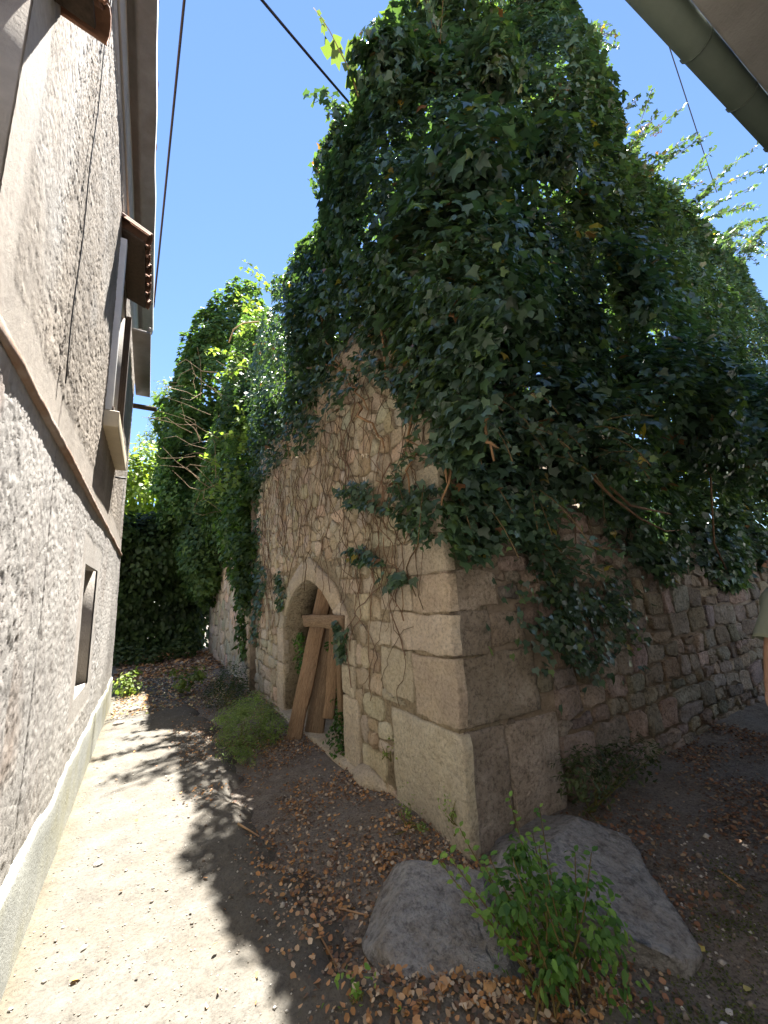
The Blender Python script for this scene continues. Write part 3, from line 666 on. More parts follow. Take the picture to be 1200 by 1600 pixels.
m = MB(); m.box((FX+T+.01, YC+.52, -.3), (4.98, YF-.47, .0)); m.build('earth_floor', M_SOIL, ruin); m = MB(); m.box((FX+T+.004, YC+.505, 2.5), (4.99, YF-.455, 2.75)); m.build('shade_slab', M_DARKWOOD, ruin)  # hidden slab added overhead to keep sunlight out of the doorway interior
m = MB(); m.box((FX-.10, 3.55, -.3), (FX+.5, 6.3, -.02)); th = m.build('threshold', M_QUOIN, ruin); bevelled(th.data, .03, 2)
STONE_JOBS.sort(key=lambda j: -j[0]); restV = {}
for k, (a, W, Fc, tc_, mat, kind, nm) in enumerate(STONE_JOBS):
    par = front if kind == 'front' else side
    if k < 298: obj(nm, mesh_py(nm, W, Fc, mat, np.tile(tc_, (len(W), 1)), True), par)
    else: restV.setdefault((kind, mat.name), MB()).add(W, Fc, tc_)
for (kind, mn), mb in restV.items():
    o = mb.build('small_stones', bpy.data.materials[mn], front if kind == 'front' else side, True); o['kind'] = 'stuff'
def rock_mesh(name, c, R, seed, mat, sub=4, cuts=()):
    bm = bmesh.new(); bmesh.ops.create_icosphere(bm, subdivisions=sub, radius=1); V = np.array([v.co[:] for v in bm.verts]); r = np.random.default_rng(seed)
    for _ in range(9):                                               # plane cuts give flat faces
        n = unit(r.normal(size=3)); d = r.uniform(.55, .85); over = V@n-d; V = V-np.clip(over, 0, 9)[:, None]*n*.99
    for n, d in cuts: n = unit(np.array(n, float)); over = V@n-d; V = V-np.clip(over, 0, 9)[:, None]*n*.99
    V = V*(1+.05*fbm(V*2.5, seed, 5)[:, None]+.022*fbm(V*9, seed+3, 4)[:, None]); cr = abs(fbm(V*1.6+4, seed+9, 3)); V = V*(1-.035*np.clip(1-cr/.035, 0, 1)[:, None]); V = V*np.array(R)+np.array(c)
    for v, p in zip(bm.verts, V): v.co = p
    me = bpy.data.meshes.new(name); bm.to_mesh(me); bm.free(); me.materials.append(mat)
    a = me.color_attributes.new('Col', 'FLOAT_COLOR', 'POINT'); a.data.foreach_set('color', np.ones(len(me.vertices)*4, np.float32))
    me.polygons.foreach_set('use_smooth', np.ones(len(me.polygons), bool)); return me
# footing boulders under the corner
for k, (c, R) in enumerate((((1.80, 3.35, -.05), (.15, .32, .13)), ((1.83, 2.75, -.12), (.15, .3, .10)))):
    obj('footing_stone', rock_mesh('footing_stone', c, R, 40+k, M_QUOIN, 3), ruin)

# ------------------------------------------------------------------ ivy over the ruin
ivy = thing('ivy', (2.6, 3.2, 3.6), 'huge dark green ivy mass covering the top of the ruined stone house', 'ivy')
MAIN = [
 (3.35,3.1,7.3,1.45,1.2,2.6,1.5), (2.60,3.4,6.5,1.0,1.2,2.0,1.4), (2.50,4.8,6.4,.85,1.35,1.9,1.4), (2.25,6.5,4.95,.62,1.35,.85), (2.35,3.9,4.7,.70,1.7,1.1),
 (2.45,2.5,4.4,.85,.8,1.1), (3.7,2.2,4.9,1.35,.7,1.9), (4.6,2.4,8.0,1.35,.9,2.4,1.4), (4.5,2.3,6.2,1.3,.8,1.9,1.3), (5.3,2.3,4.9,1.5,.7,2.3),
 (6.6,2.4,5.1,1.8,.7,2.7,1.3), (9.0,2.6,5.4,2.2,.7,3.4,1.3), (12.6,2.8,6.4,2.4,.7,4.4,1.1), (2.20,2.20,3.55,.58,.5,.65), (2.05,2.5,4.1,.42,.5,.55), (3.2,2.0,3.05,.85,.45,.68), (4.6,2.2,2.9,1.2,.4,1.2,1.3), (6.6,2.3,2.7,1.5,.4,1.6,1.3), (9.3,2.3,2.6,1.8,.4,1.8,1.2), (2.85,2.2,2.72,.75,.28,.42),
 (5.2,1.75,3.4,1.2,.5,.7), (7.2,1.6,3.5,1.5,.6,.9), (9.6,1.6,3.6,1.6,.7,1.1), (6.3,2.3,6.9,1.0,.6,1.6,1.2), (7.8,2.4,6.8,1.5,.6,1.9,1.2), (2.0,2.7,7.6,.42,.45,.5), (1.9,4.0,8.0,.40,.5,.45), (2.7,2.3,9.2,.5,.45,.5), (2.0,5.6,7.1,.45,.5,.5), (3.9,2.0,9.6,.55,.45,.5), (1.95,3.3,5.9,.40,.5,.45), (2.4,1.95,5.2,.5,.4,.4), (3.4,1.75,5.9,.55,.4,.45), (4.3,1.75,4.6,.6,.4,.5), (2.5,1.85,3.9,.5,.38,.35), (1.85,4.9,5.5,.35,.55,.4), (3.0,1.95,7.2,.5,.4,.5), (5.4,1.85,6.2,.6,.45,.5)]  # leading blobs of this row: ivy overhang added to darken the side wall
def prune(P, lim=.42):
    gx = P[:, 0]-P[:, 2]*SUN.x/SUN.z; gy = P[:, 1]-P[:, 2]*SUN.y/SUN.z
    return ~((gx < lim+.22*vnoise(np.stack([gx*2, gy*1.6], 1), 55)) & (gy > .6) & (gy < 7.2))
def keep_main(P):
    ok = prune(P)
    inside = (P[:, 0] > XR+.05) & (P[:, 1] > YC+.10) & (P[:, 2] < 4.2); ok &= ~inside
    ok &= ~((P[:, 0] < XR+.03) & (P[:, 2] < 3.40+.18*(P[:, 1]-2.6)+.30*fbm(P*1.7, 77, 3)) & (P[:, 1] > 2.6))
    fac = 2.15+.28*fbm(P*1.5, 78, 3)
    ok &= P[:, 2] > np.where(P[:, 0] > 3.9, 1.75-.1*(P[:, 0]-4)+.3*fbm(P*1.2, 79, 3), fac)
    return ok
LV = sample_blobs(MAIN, 780, .42, 101, .058, .125, ivy_cols, keep_main, hole=-.25, lump=.30, lumpf=1.15)
stems = MB(); r7 = np.random.default_rng(7)
def px_cover(n, poly_px, X, jx, r, smin=.06, smax=.10):
    """leaves lying on the front wall inside an outline given on the wall plane"""
    Q = np.array([on_x(a, b, X)[1:] for a, b in poly_px]); lo, hi = Q.min(0), Q.max(0); P = []
    while len(P) < n:
        p = lo+(hi-lo)*r.random(2); inside = False; j = len(Q)-1
        for i_ in range(len(Q)):
            if ((Q[i_][1] > p[1]) != (Q[j][1] > p[1])) and (p[0] < (Q[j][0]-Q[i_][0])*(p[1]-Q[i_][1])/(Q[j][1]-Q[i_][1])+Q[i_][0]): inside = not inside
            j = i_
        if inside and vnoise(np.array([[p[0]*4, p[1]*4]]), 12)[0]+.5*r.normal()*.5 > -.25: P.append((X-r.random()*jx, p[0], p[1]))
    P = np.array(P); o = np.tile((-1.0, -.2, 0), (n, 1))
    LV.add(P, o*.8+np.array([0, 0, .5])+r.normal(size=(n, 3))*.4, np.array([0, 0, -1.0])+o*.3+r.normal(size=(n, 3))*.5, r.uniform(smin, smax, n), ivy_cols(n))
px_cover(4200, [(395,560),(400,770),(440,725),(490,700),(520,655),(560,620),(588,565),(600,420),(420,430)], XR-.05, .20, r7)
px_cover(2200, [(600,420),(612,590),(650,640),(648,690),(700,720),(760,760),(800,640),(800,480)], XR-.05, .20, r7)
px_cover(620, [(568,400),(572,585),(590,570),(604,600),(628,610),(632,400)], XR-.05, .20, r7); px_cover(260, [(525,765),(545,790),(610,800),(640,830),(690,870),(705,830),(690,760),(620,748),(560,752)], XR-.04, .08, r7)
px_cover(110, [(545,860),(560,905),(580,880),(600,925),(655,905),(620,890),(570,850)], XR-.04, .06, r7)
px_cover(90, [(428,900),(440,960),(448,930),(440,890)], XR-.04, .05, r7); px_cover(120, [(405,880),(400,1000),(412,960),(420,890)], XR-.04, .05, r7)
px_cover(520, [(396,740),(394,1010),(406,1010),(412,740)], XR-.02, .10, r7); px_cover(60, [(525,965),(545,985),(540,1035),(530,1030)], XR-.04, .05, r7)
def side_cover(n, poly_px, Y, jy, r, smin=.06, smax=.105):
    Q = np.array([on_y(a, b, Y)[[0, 2]] for a, b in poly_px]); lo, hi = Q.min(0), Q.max(0); P = []
    while len(P) < n:
        p = lo+(hi-lo)*r.random(2); inside = False; j = len(Q)-1
        for i_ in range(len(Q)):
            if ((Q[i_][1] > p[1]) != (Q[j][1] > p[1])) and (p[0] < (Q[j][0]-Q[i_][0])*(p[1]-Q[i_][1])/(Q[j][1]-Q[i_][1])+Q[i_][0]): inside = not inside
            j = i_
        if inside and vnoise(np.array([[p[0]*3, p[1]*3]]), 22)[0]+.25*r.normal() > -.3: P.append((p[0], Y-r.random()*jy, p[1]))
    P = np.array(P); o = np.tile((-.2, -1.0, 0), (n, 1))
    LV.add(P, o*.8+np.array([0, 0, .6])+r.normal(size=(n, 3))*.36, np.array([0, 0, -1.0])+o*.3+r.normal(size=(n, 3))*.5, r.uniform(smin, smax, n), ivy_cols(n)*(1+.4*vnoise(P*2, 61))[:, None])
side_cover(1500, [(688,690),(684,800),(700,885),(730,880),(765,842),(830,862),(850,810),(840,700),(760,660)], YC-.05, .22, r7)
side_cover(3200, [(840,640),(850,770),(900,800),(950,850),(1010,900),(1080,880),(1195,870),(1195,600),(950,600)], YC-.05, .22, r7)
# hanging and protruding sprays
def sprays(n, srcs, length, droop, seed, dirj=.35, **k):
    r = np.random.default_rng(seed)
    for a, d in srcs:
        for _ in range(n): spray(LV, stems, np.array(a)+r.normal(size=3)*.10, np.array(d)+r.normal(size=3)*dirj, length*r.uniform(.6, 1.2), droop, r, **k)
sprays(5, [((1.75,2.0,3.1),(-.4,-.6,-.2)), ((2.0,1.85,2.9),(-.2,-.8,-.3)), ((2.4,1.75,2.85),(0,-.8,-.3)), ((2.8,1.7,2.75),(.1,-.8,-.2)), ((3.2,1.65,2.6),(.3,-.7,-.3)), ((1.75,2.4,2.6),(-.5,-.4,-.3))], .55, 2.4, 31, smin=.06, smax=.085)
sprays(3, [((1.72,1.98,2.45),(-.1,-.5,-.8)), ((2.0,1.95,2.3),(.1,-.5,-.8)), ((2.5,1.9,2.3),(.2,-.5,-.6))], .45, 1.8, 32, smin=.055, smax=.08)
for (a, b, X_, d, l_) in ((580,110,1.85,(-.3,-.1,1),.5), (510,190,1.85,(-.3,0,.9),.4), (482,260,1.85,(-.6,0,.6),.5), (470,370,1.85,(-.4,.2,.3),.4), (640,30,1.95,(-.2,-.2,1),.5), (455,400,1.85,(-.4,.2,0),.4)):
    sprays(3, [(on_x(a, b, X_)+np.array([.25, 0, -.1]), d)], l_, .6, int(a), smin=.06, smax=.09)
for (a, b, Y_, d, l_) in ((935,230,2.0,(.5,0,.7),1.0), (965,255,2.0,(.6,-.1,.9),1.5), (985,280,2.0,(.6,-.1,.8),1.4), (1020,300,2.0,(.7,-.1,.7),1.5), (1060,320,2.0,(.7,-.2,.5),1.6), (1100,345,2.0,(.8,-.2,.4),1.6), (1140,360,2.0,(.8,-.2,.4),1.6), (1180,380,2.0,(.9,-.2,.3),1.6), (935,100,2.0,(.8,-.2,.3),.7), (940,40,2.0,(.8,-.2,.5),.7), (880,830,1.95,(.4,-.5,-.3),.5), (920,650,1.9,(.4,-.6,0),.5)):
    sprays(8, [(on_y(a, b, Y_)+np.array([-.2, .15, -.2]), d)], l_, .35, int(a+b), smin=.09, smax=.13)
LV_ = Leaves(); A_ = LV.arr(); k_ = prune(A_[0], .34); LV_.add(*[q_[k_] for q_ in A_]); LV = LV_
o_ = emit_leaves(LV, ivy, M_IVY, 290)
# ivy stems: net of dead rootlets on the facade, thicker stems, branches in the crown
net = MB(); r8 = np.random.default_rng(8)
for k in range(210):
    yv, zv = r8.uniform(YC+.1, YF-.1), r8.uniform(1.0, 3.2) if r8.random() < .8 else r8.uniform(.6, 1.6)
    if in_block((yv, zv)) and zv < 1.5: continue
    pts = []; dy = r8.normal()*.4
    for s_ in range(int(r8.uniform(8, 22))):
        pts.append((XR-.028-r8.random()*.012, yv, zv)); dy = dy*.6+r8.normal()*.55; yv += dy*.07; zv += r8.uniform(.03, .10)
        if zv > 4.2 or not YC < yv < YF: break
    if len(pts) > 3: net.tube(pts, [r8.uniform(.0022, .0055)]*len(pts), 4, tint(r8, .7, 1.3, .08), False)
no = net.build('rootlets', M_STEM, ivy); no['kind'] = 'stuff'
def stem_part(pts, r0, r1, c=(1.3, 1.15, 1.0)):
    m = MB(); n = len(pts); m.tube(pts, list(np.linspace(r0, r1, n)), 6, c); return m.build('stem', M_STEM, ivy, True)
def wiggle(a, b, n, amp, r):
    a, b = np.array(a, float), np.array(b, float); return [a+(b-a)*t+r.normal(size=3)*amp*sin(pi*t) for t in np.linspace(0, 1, n)]
C_ = lambda a, b, Y_: on_y(a, b, Y_)
for pts, r0, r1 in (([C_(725,220,2.32), C_(745,170,2.32), C_(760,135,2.32)], .024, .02), ([C_(760,135,2.32), C_(755,100,2.32), C_(750,60,2.32)], .018, .01), ([C_(760,135,2.32), C_(778,105,2.32), C_(772,40,2.32), C_(765,0,2.32)], .018, .01), ([C_(745,170,2.32), C_(715,140,2.32), C_(705,100,2.32)], .013, .008), ([C_(778,105,2.32), C_(800,75,2.32)], .013, .008), ([C_(722,205,2.32), C_(708,160,2.32), C_(706,130,2.32)], .014, .008), ([C_(760,220,2.35), C_(775,190,2.32), C_(800,175,2.35)], .02, .01)):
    stem_part(pts, r0, r1, (1.2, 1.05, .9))
for pts, r0, r1 in (([C_(1035,540,1.9), C_(1075,610,1.85), C_(1090,690,1.8), C_(1110,745,1.8), C_(1116,850,1.8), C_(1135,890,1.8)], .018, .007), ([C_(925,745,1.8), C_(960,780,1.75), C_(1000,810,1.75), C_(1040,830,1.8), C_(1065,828,1.85)], .014, .006), ([C_(930,740,1.8), C_(985,790,1.8), C_(1055,805,1.85)], .014, .01), ([C_(1035,545,1.9), C_(1000,560,1.9), C_(960,520,2.0)], .012, .006), ([C_(1080,615,1.85), C_(1115,665,1.9)], .01, .005)):
    stem_part(pts, r0, r1, (1.1, .95, .85))
for a, b in (((600,480),(606,600)), ((520,560),(575,640)), ((450,650),(455,720)), ((480,575),(575,578)), ((648,640),(640,780)), ((700,700),(690,790)), ((560,630),(600,700)), ((760,640),(772,720)), ((500,480),(520,560)), ((430,560),(480,640))):
    stem_part(wiggle(on_x(*a, XR-.12), on_x(*b, XR-.09), 8, .05, r8), .014, .007, (1.7, 1.5, 1.25))
so_ = stems.build('shoots', M_STEM, ivy); so_['kind'] = 'stuff'
# dried flower heads in the ivy
def seed_head(c, n, rad, r):
    m = MB()
    for k in range(n):
        d = unit(r.normal(size=3)); e = np.array(c)+d*rad*r.uniform(.5, 1); m.tube([c, e], .002, 3, (1, 1, 1)); m.tube([e-d*.012, e, e+d*.012], [.004, .012, .003], 5, (1.6, 1.5, 1.3))
    return m.build('seed_head', M_STEM, ivy)
for a, b, Y_ in ((875,145,1.75), (1010,200,1.85), (968,395,1.75), (1025,205,1.9)): seed_head(C_(a, b, Y_), 34, .10, r8)

# ivy patch creeping on the side wall
patch = thing('ivy_patch', (3.0, YC, 1.2), 'dark ivy patch creeping low on the shaded side wall of the ruin', 'ivy')
LV2 = Leaves(); r9 = np.random.default_rng(9); n = 620; P = []
while len(P) < n:
    u = r9.normal(size=2)*np.array([.30, .19])+np.array([3.05, 1.22]); u[1] -= .2*(u[0]-3.05)*.2
    if vnoise(np.array([u*5]), 3)[0] > -.2: P.append((u[0], YC-.05-r9.random()*.10, u[1]))
for k in range(160):
    u = np.array([3.0, 1.62])+r9.normal(size=2)*np.array([.12, .18]); P.append((u[0], YC-.05-r9.random()*.06, u[1]))
for k in range(240):
    u = np.array([3.75, 1.30])+r9.normal(size=2)*np.array([.22, .20]); P.append((u[0], YC-.05-r9.random()*.06, u[1]))
P = np.array(P); n = len(P); o = np.tile((0, -1.0, .0), (n, 1))
LV2.add(P, o*.9+np.array([0, 0, .4])+r9.normal(size=(n, 3))*.4, np.array([0, 0, -1.0])+o*.3+r9.normal(size=(n, 3))*.5, r9.uniform(.05, .08, n), ivy_cols(n))
emit_leaves(LV2, patch, M_IVY, 110)
for k in range(5):
    m = MB(); m.tube(wiggle((2.8+.2*k, YC-.045, 2.2), (2.75+.16*k, YC-.045, 1.0), 9, .06, r9), .006, 5); m.build('stem', M_STEM, patch, True)

# pale vine shoot rising above the ivy
vine = thing('vine_shoot', on_x(550, 130, 1.75), 'thin shoot with pale yellow-green leaves rising left of the ivy top against the sky', 'vine')
pts = [on_x(a, b, 1.75) for a, b in ((560,150),(548,112),(532,82),(515,48),(500,25),(490,12))]
m = MB(); m.tube(pts, list(np.linspace(.010, .004, 6)), 5, (1.4, 1.5, .9)); m.build('stem', M_STEM, vine, True)
LVv = [(538,98,.20), (548,112,.22), (522,62,.17), (528,78,.2), (519,88,.2), (505,38,.12), (498,28,.10), (496,16,.08), (546,95,.22)]
VINE_V = np.array([(0,0,0),(0,1,-.1),(-.2,.62,.03),(-.52,.62,-.05),(-.42,.22,0),(-.3,-.1,-.02),(.3,-.1,-.02),(.42,.22,0),(.52,.62,-.05),(.2,.62,.03)], float); VINE_F = [(0,1,2,3,4,5),(0,6,7,8,9,1)]
vm = mesh_py('leaf', VINE_V, VINE_F, M_GRASS, np.tile((.10, .14, .045), (10, 1)), True)
for k, (a, b, s_) in enumerate(LVv):
    p = on_x(a+r9.uniform(-6, 6), b, 1.75); lo = bpy.data.objects.new('leaf', vm); COL.objects.link(lo); lo.parent = vine; lo.matrix_parent_inverse = vine.matrix_basis.inverted()
    nn = Vector(unit(CAM-p)+r9.normal(size=3)*.5).normalized(); tt = Vector((r9.normal()*.6, r9.normal()*.6, -1)); tt = (tt-nn*tt.dot(nn)).normalized(); xx = tt.cross(nn)
    lo.matrix_basis = Matrix(((xx.x*s_, tt.x*s_, nn.x*s_, p[0]), (xx.y*s_, tt.y*s_, nn.y*s_, p[1]), (xx.z*s_, tt.z*s_, nn.z*s_, p[2]), (0,0,0,1)))

# ------------------------------------------------------------------ second, farther ruin with ivy
fwall = thing('far_stone_wall', (1.75, 8.6, 0), 'low stretch of old stone wall under hanging ivy at the far end of the path', 'wall')
m = MB(); m.box((1.72, YF+.05, -.2), (2.3, 14, 3.6)); m.build('core', M_SMORT, fwall)
STONE_JOBS2 = STONE_JOBS; STONE_JOBS = []; _x, XR = XR, 1.715; blocked = []
rubble('front', 8.0, 13.5, -.1, 2.9, .36, .24, 1.2, 18, False, lambda u: 2.9, M_STONE, .014, .03, .01, (.7, 1.0, .06))
XR = _x
for a, W, Fc, tc_, mat, kind, nm in STONE_JOBS: obj('stone', mesh_py('stone', W, Fc, mat, np.tile(tc_, (len(W), 1)), True), fwall)
ivy2 = thing('ivy_bush', (2.0, 10.5, 2.5), 'tall rounded ivy bush with bare grey twigs over the far stone wall', 'ivy')
FAR = [(2.8,11.4,7.2,1.75,2.3,3.3),(1.95,10.7,5.4,.95,1.6,2.5),(1.95,9.2,4.5,.75,1.2,2.6),(1.6,13.4,5.4,1.5,1.8,3.4),(1.72,8.25,2.6,.36,.55,2.05),(1.35,12.4,3.2,.75,1.3,1.8),(1.25,12.6,5.9,1.15,1.7,3.1),(1.75,10.2,6.6,.9,1.5,2.0),(1.9,7.9,4.2,.5,.6,.9)]
far_cols = lambda n: green_cols(n, (.045,.095,.035), (.11,.18,.05))
keep_far = lambda P: ~((P[:, 0] > 1.8) & (P[:, 2] < 3.4)) & ~((P[:, 2] < 1.75+.3*fbm(P*1.3, 5, 2)) & (P[:, 1] > 9.0) & (P[:, 1] < 11.8)) & (P[:, 1] > 7.6) & ((P[:, 0]-P[:, 2]*SUN.x/SUN.z > .10) | (P[:, 1]-P[:, 2]*SUN.y/SUN.z > 10.2))
LF = sample_blobs(FAR, 420, .6, 202, .09, .15, far_cols, keep_far, hole=-.25, lump=.3, lumpf=1.2)
sample_blobs([(2.6,15,9.2,2.3,1.7,5.4),(1.2,15,7.2,1.35,1.5,4.0),(3.6,14.6,8.5,2.0,1.6,5.4),(.9,14.6,4.0,1.1,1.0,2.6)], 230, .8, 203, .15, .24, far_cols, None, L=LF, hole=-.25, lump=.5, lumpf=.7)
tw = MB(); rt = np.random.default_rng(3)
for k in range(46):
    p = np.array(on_y(rt.uniform(300, 405), rt.uniform(560, 820), rt.uniform(9.2, 10.2))); 
    d = unit(rt.normal(size=3)*.6+np.array([-.5, -.4, .1])); tw.tube([p, p+d*.35, p+d*.7+rt.normal(size=3)*.1, p+d*1.05+rt.normal(size=3)*.14], [.009, .007, .005, .003], 4, (1.6, 1.7, 1.7), False)
t_ = tw.build('twigs', M_STEM, ivy2); t_['kind'] = 'stuff'
emit_leaves(LF, ivy2, M_GRASS, 0)
m = MB(); m.tube([(2.6, 11, 0), (2.5, 11, 3), (2.7, 11.2, 6), (2.6, 11.3, 8.5)], [.2, .17, .12, .04], 8); m.build('trunk', M_BARK, ivy2, True)
arch_stem = [on_y(a, b, 8.6) for a, b in ((358,535),(365,515),(380,505),(400,503),(415,502),(428,508))]
m = MB(); m.tube(arch_stem, .018, 5, (2.6, 2.5, 2.0)); m.build('stem', M_STEM, ivy2, True)
Ls = Leaves(); sm = MB()
for a, b, d in ((395,570,(-.6,-.4,.1)), (385,690,(-.6,-.4,-.2)), (370,740,(-.7,-.4,-.1)), (390,670,(-.5,-.5,0)), (420,500,(-.4,-.3,.3)), (440,470,(-.4,-.3,.6))):
    for _ in range(4): spray(Ls, sm, on_y(a+rt.uniform(-8, 8), b+rt.uniform(-8, 8), 8.4), np.array(d)+rt.normal(size=3)*.3, rt.uniform(.7, 1.2), .8, rt, .12, .19, lambda n: green_cols(n, (.16,.24,.05), (.24,.32,.08)), .10)
emit_leaves(Ls, ivy2, M_GRASS, 0, fol='young_leaves'); z_ = sm.build('shoots', M_STEM, ivy2); z_['kind'] = 'stuff'

# ------------------------------------------------------------------ trees and hedge
def tree(name, base, h, blobs, label, cols, dens, smin, smax, seed, trunk_r=.16, away=.5, cat='tree', hole=-.1, V=OV_V, Fc=OV_F):
    r = np.random.default_rng(seed); t = thing(name, base, label, cat); b = np.array(base, float); m = MB()
    m.tube([b, b+np.array([.1, .05, h*.3]), b+np.array([-.05, .1, h*.6]), b+np.array([.05, 0, h*.9])], [trunk_r, trunk_r*.8, trunk_r*.5, trunk_r*.15], 8)
    for q in blobs: m.tube([b+np.array([0, 0, h*.25]), (b+np.array(q[:3]))*.5+np.array([0, 0, -.2]), np.array(q[:3])+np.array([0, 0, q[5]*.5])], [trunk_r*.5, trunk_r*.3, trunk_r*.08], 6)
    m.build('trunk', M_BARK, t, True)
    L = sample_blobs(blobs, dens, .9, seed, smin, smax, cols, None, hole=hole, away=away)
    emit_leaves(L, t, M_GRASS, 0, V=V, Fc=Fc, fol='crown'); return t
yel = lambda n: green_cols(n, (.14,.21,.035), (.24,.31,.06)); pal = lambda n: green_cols(n, (.15,.21,.10), (.26,.32,.17)); drk = lambda n: green_cols(n, (.025,.05,.018), (.06,.10,.03)); mid = lambda n: green_cols(n, (.06,.12,.025), (.14,.21,.05))
tree('broadleaf_tree', (-.8, 17.5, .1), 7.5, [(-.6,17.3,5.6,1.6,1.6,2.4),(.6,17.8,4.6,1.3,1.4,1.9),(-2.2,18,5.0,1.6,1.6,2.4),(.1,16.6,3.6,1.1,1,1.3)], 'bright yellow-green tree past the end of the roughcast house', yel, 170, .16, .26, 61)
tree('slender_tree', (.9, 24, .2), 15, [(.7,24,12.2,1.3,1.3,2.6),(.3,24,9.5,1.5,1.5,2.6),(1.4,24.4,14.2,.8,.8,1.7)], 'pale airy tree standing farthest behind the ivy bush', pal, 90, .18, .30, 62, hole=.1, V=NAR_V*np.array([2, 1, 1]), Fc=NAR_F)
tree('shade_tree', (-2.4, 14.6, .1), 5.2, [(-2.6,13.4,1.6,1.2,.8,1.9),(-2.4,14.6,2.6,1.6,1.4,2.4),(-.6,15.0,1.9,1.5,1.1,2.3),(.9,14.9,1.8,1.2,1.0,2.4),(.1,14.2,3.3,1.4,1.1,1.3),(-1.2,13.6,3.6,1.0,.9,.9)], 'dark bushy tree closing the shaded end of the path', drk, 380, .14, .22, 63, hole=-.8)
tree('garden_tree', (8.5, 8.5, 0), 9, [(8.3,8.3,6.2,3.2,2.2,3.2),(6.2,7.6,4.6,2.0,1.8,2.4),(11.5,8.6,5.8,2.8,2.2,3.2),(14.5,8.6,5.6,2.8,2.2,3.6)], 'sunlit green tree glimpsed through the ivy behind the side wall', mid, 110, .16, .26, 64)

# ------------------------------------------------------------------ planks leaning in the doorway
def plank(p0, p1, w, t, wdir, label, seed, notch=False):
    r = np.random.default_rng(seed); p0, p1 = np.array(p0, float), np.array(p1, float); ax = unit(p1-p0); wd = np.array(wdir, float); wd = unit(wd-(wd@ax)*ax); td = np.cross(ax, wd); L_ = np.linalg.norm(p1-p0); n = 9
    V = []; Fc = []
    for k in range(n):
        s_ = k/(n-1); ww = w*(1+r.normal()*.04); off = r.normal()*.004; bow = .012*sin(pi*s_)
        for a, b in ((-1,-1),(1,-1),(1,1),(-1,1)): V.append(np.array([a*ww/2+off+r.normal()*.002, b*t/2+bow+r.normal()*.0015, s_*L_+(r.normal()*.02 if k in (0, n-1) else 0)]))
    for k in range(n-1):
        for c in range(4): Fc.append((k*4+c, k*4+(c+1) % 4, k*4+4+(c+1) % 4, k*4+4+c))
    Fc += [(3,2,1,0), tuple((n-1)*4+c for c in range(4))]
    o = obj('plank', mesh_py('plank', V, Fc, M_PLANK, np.tile(tint(r, .85, 1.2, .06), (len(V), 1))))
    bevelled(o.data, .004, 1)
    o.matrix_basis = Matrix(((wd[0], td[0], ax[0], p0[0]), (wd[1], td[1], ax[1], p0[1]), (wd[2], td[2], ax[2], p0[2]), (0,0,0,1)))
    return tag(o, label, 'plank', 'planks in the doorway')
Yd = np.array([0, 1, .0])
plank(on_x(452, 1186, 1.52), on_x(512, 905, 1.93), .19, .045, (.75,-.65,0), 'longest orange-brown plank leaning slantwise from the ground into the arched doorway', 1)
plank(on_x(490, 1150, 1.80), on_x(522, 925, 2.0), .24, .04, (.6,-.8,0), 'widest plank standing in the doorway behind the long slanted one', 2)
plank(on_x(514, 1122, 1.86), on_x(524, 975, 1.98), .14, .035, (.6,-.8,0), 'short narrow plank hanging right of the widest plank in the doorway', 3)
plank(on_x(534, 1135, 1.92), on_x(531, 990, 1.98), .12, .04, (.1,1,0), 'thin dark upright slat against the right jamb of the doorway', 4)
plank(on_x(474, 969, 1.72), on_x(536, 972, 1.76), .14, .03, (0,0,1), 'short horizontal crosspiece board nailed across the upright planks', 5)

# ------------------------------------------------------------------ boulders, stones, litter
tag(obj('boulder', rock_mesh('boulder', (1.34, 1.86, -.03), (.46, .52, .225), 71, M_ROCK, 5, (((-.15,-.40,1), .40), ((0,-1,.25), .75), ((-1,0,.2), .8)))), 'flat-faced grey boulder left of the leafy shrub, at the ruin corner', 'boulder')
tag(obj('boulder', rock_mesh('boulder', (2.12, 1.68, -.05), (.76, .60, .29), 77, M_ROCK, 5, (((.35,-.5,1), .50), ((.9,.25,.45), .66), ((-1,0,.3), .8)))), 'larger grey boulder sloping down to the right behind the leafy shrub', 'boulder')
def small_stone(px, s, label, c=(1,1,1), seed=1):
    p = on_z(*px, .0); me = rock_mesh('stone', (0, 0, 0), (s, s*.75, s*.5), seed, M_PEBBLE, 2); a = me.color_attributes['Col']; a.data.foreach_set('color', np.tile((*c, 1), (len(me.vertices), 1)).astype(np.float32).ravel())
    h = max(float(path_h(np.array([p[0]]), np.array([p[1]]))[0]) if p[0] < .8 else -9, float(ground_h(np.array([p[0]]), np.array([p[1]]))[0]))
    o = obj('stone', me); o.location = (p[0], p[1], h+s*.25); return tag(o, label, 'stone')
small_stone((154, 1357), .030, 'small white pebble alone in the middle of the sunlit path', (1.15,1.15,1.15), 2)
small_stone((1125, 1573), .030, 'largest pale stone at the bottom right of the ground', (.9,.9,.9), 3)
small_stone((1133, 1548), .018, 'small pale stone just above the largest bottom right stone', (.9,.9,.9), 4)
small_stone((1122, 1596), .022, 'pale stone just below the largest bottom right stone', (.85,.85,.85), 5)
small_stone((185, 1133), .075, 'flat whitish stone in the path near the far weeds', (.8,.78,.72), 6)
small_stone((210, 1112), .09, 'broad flat pale stone crossing the path farthest away', (.75,.72,.66), 7)
def top_h(P):
    h = ground_h(P[:, 0], P[:, 1]); hp = path_h(P[:, 0], P[:, 1]); return np.where(P[:, 0] < path_edge(P[:, 1])+.04, np.maximum(h, hp), h)
def scatter(n, f, r):
    out = []; tot = 0
    while tot < n:
        q = f(n*2, r); out.append(q); tot += len(q)
    return np.concatenate(out)[:n]
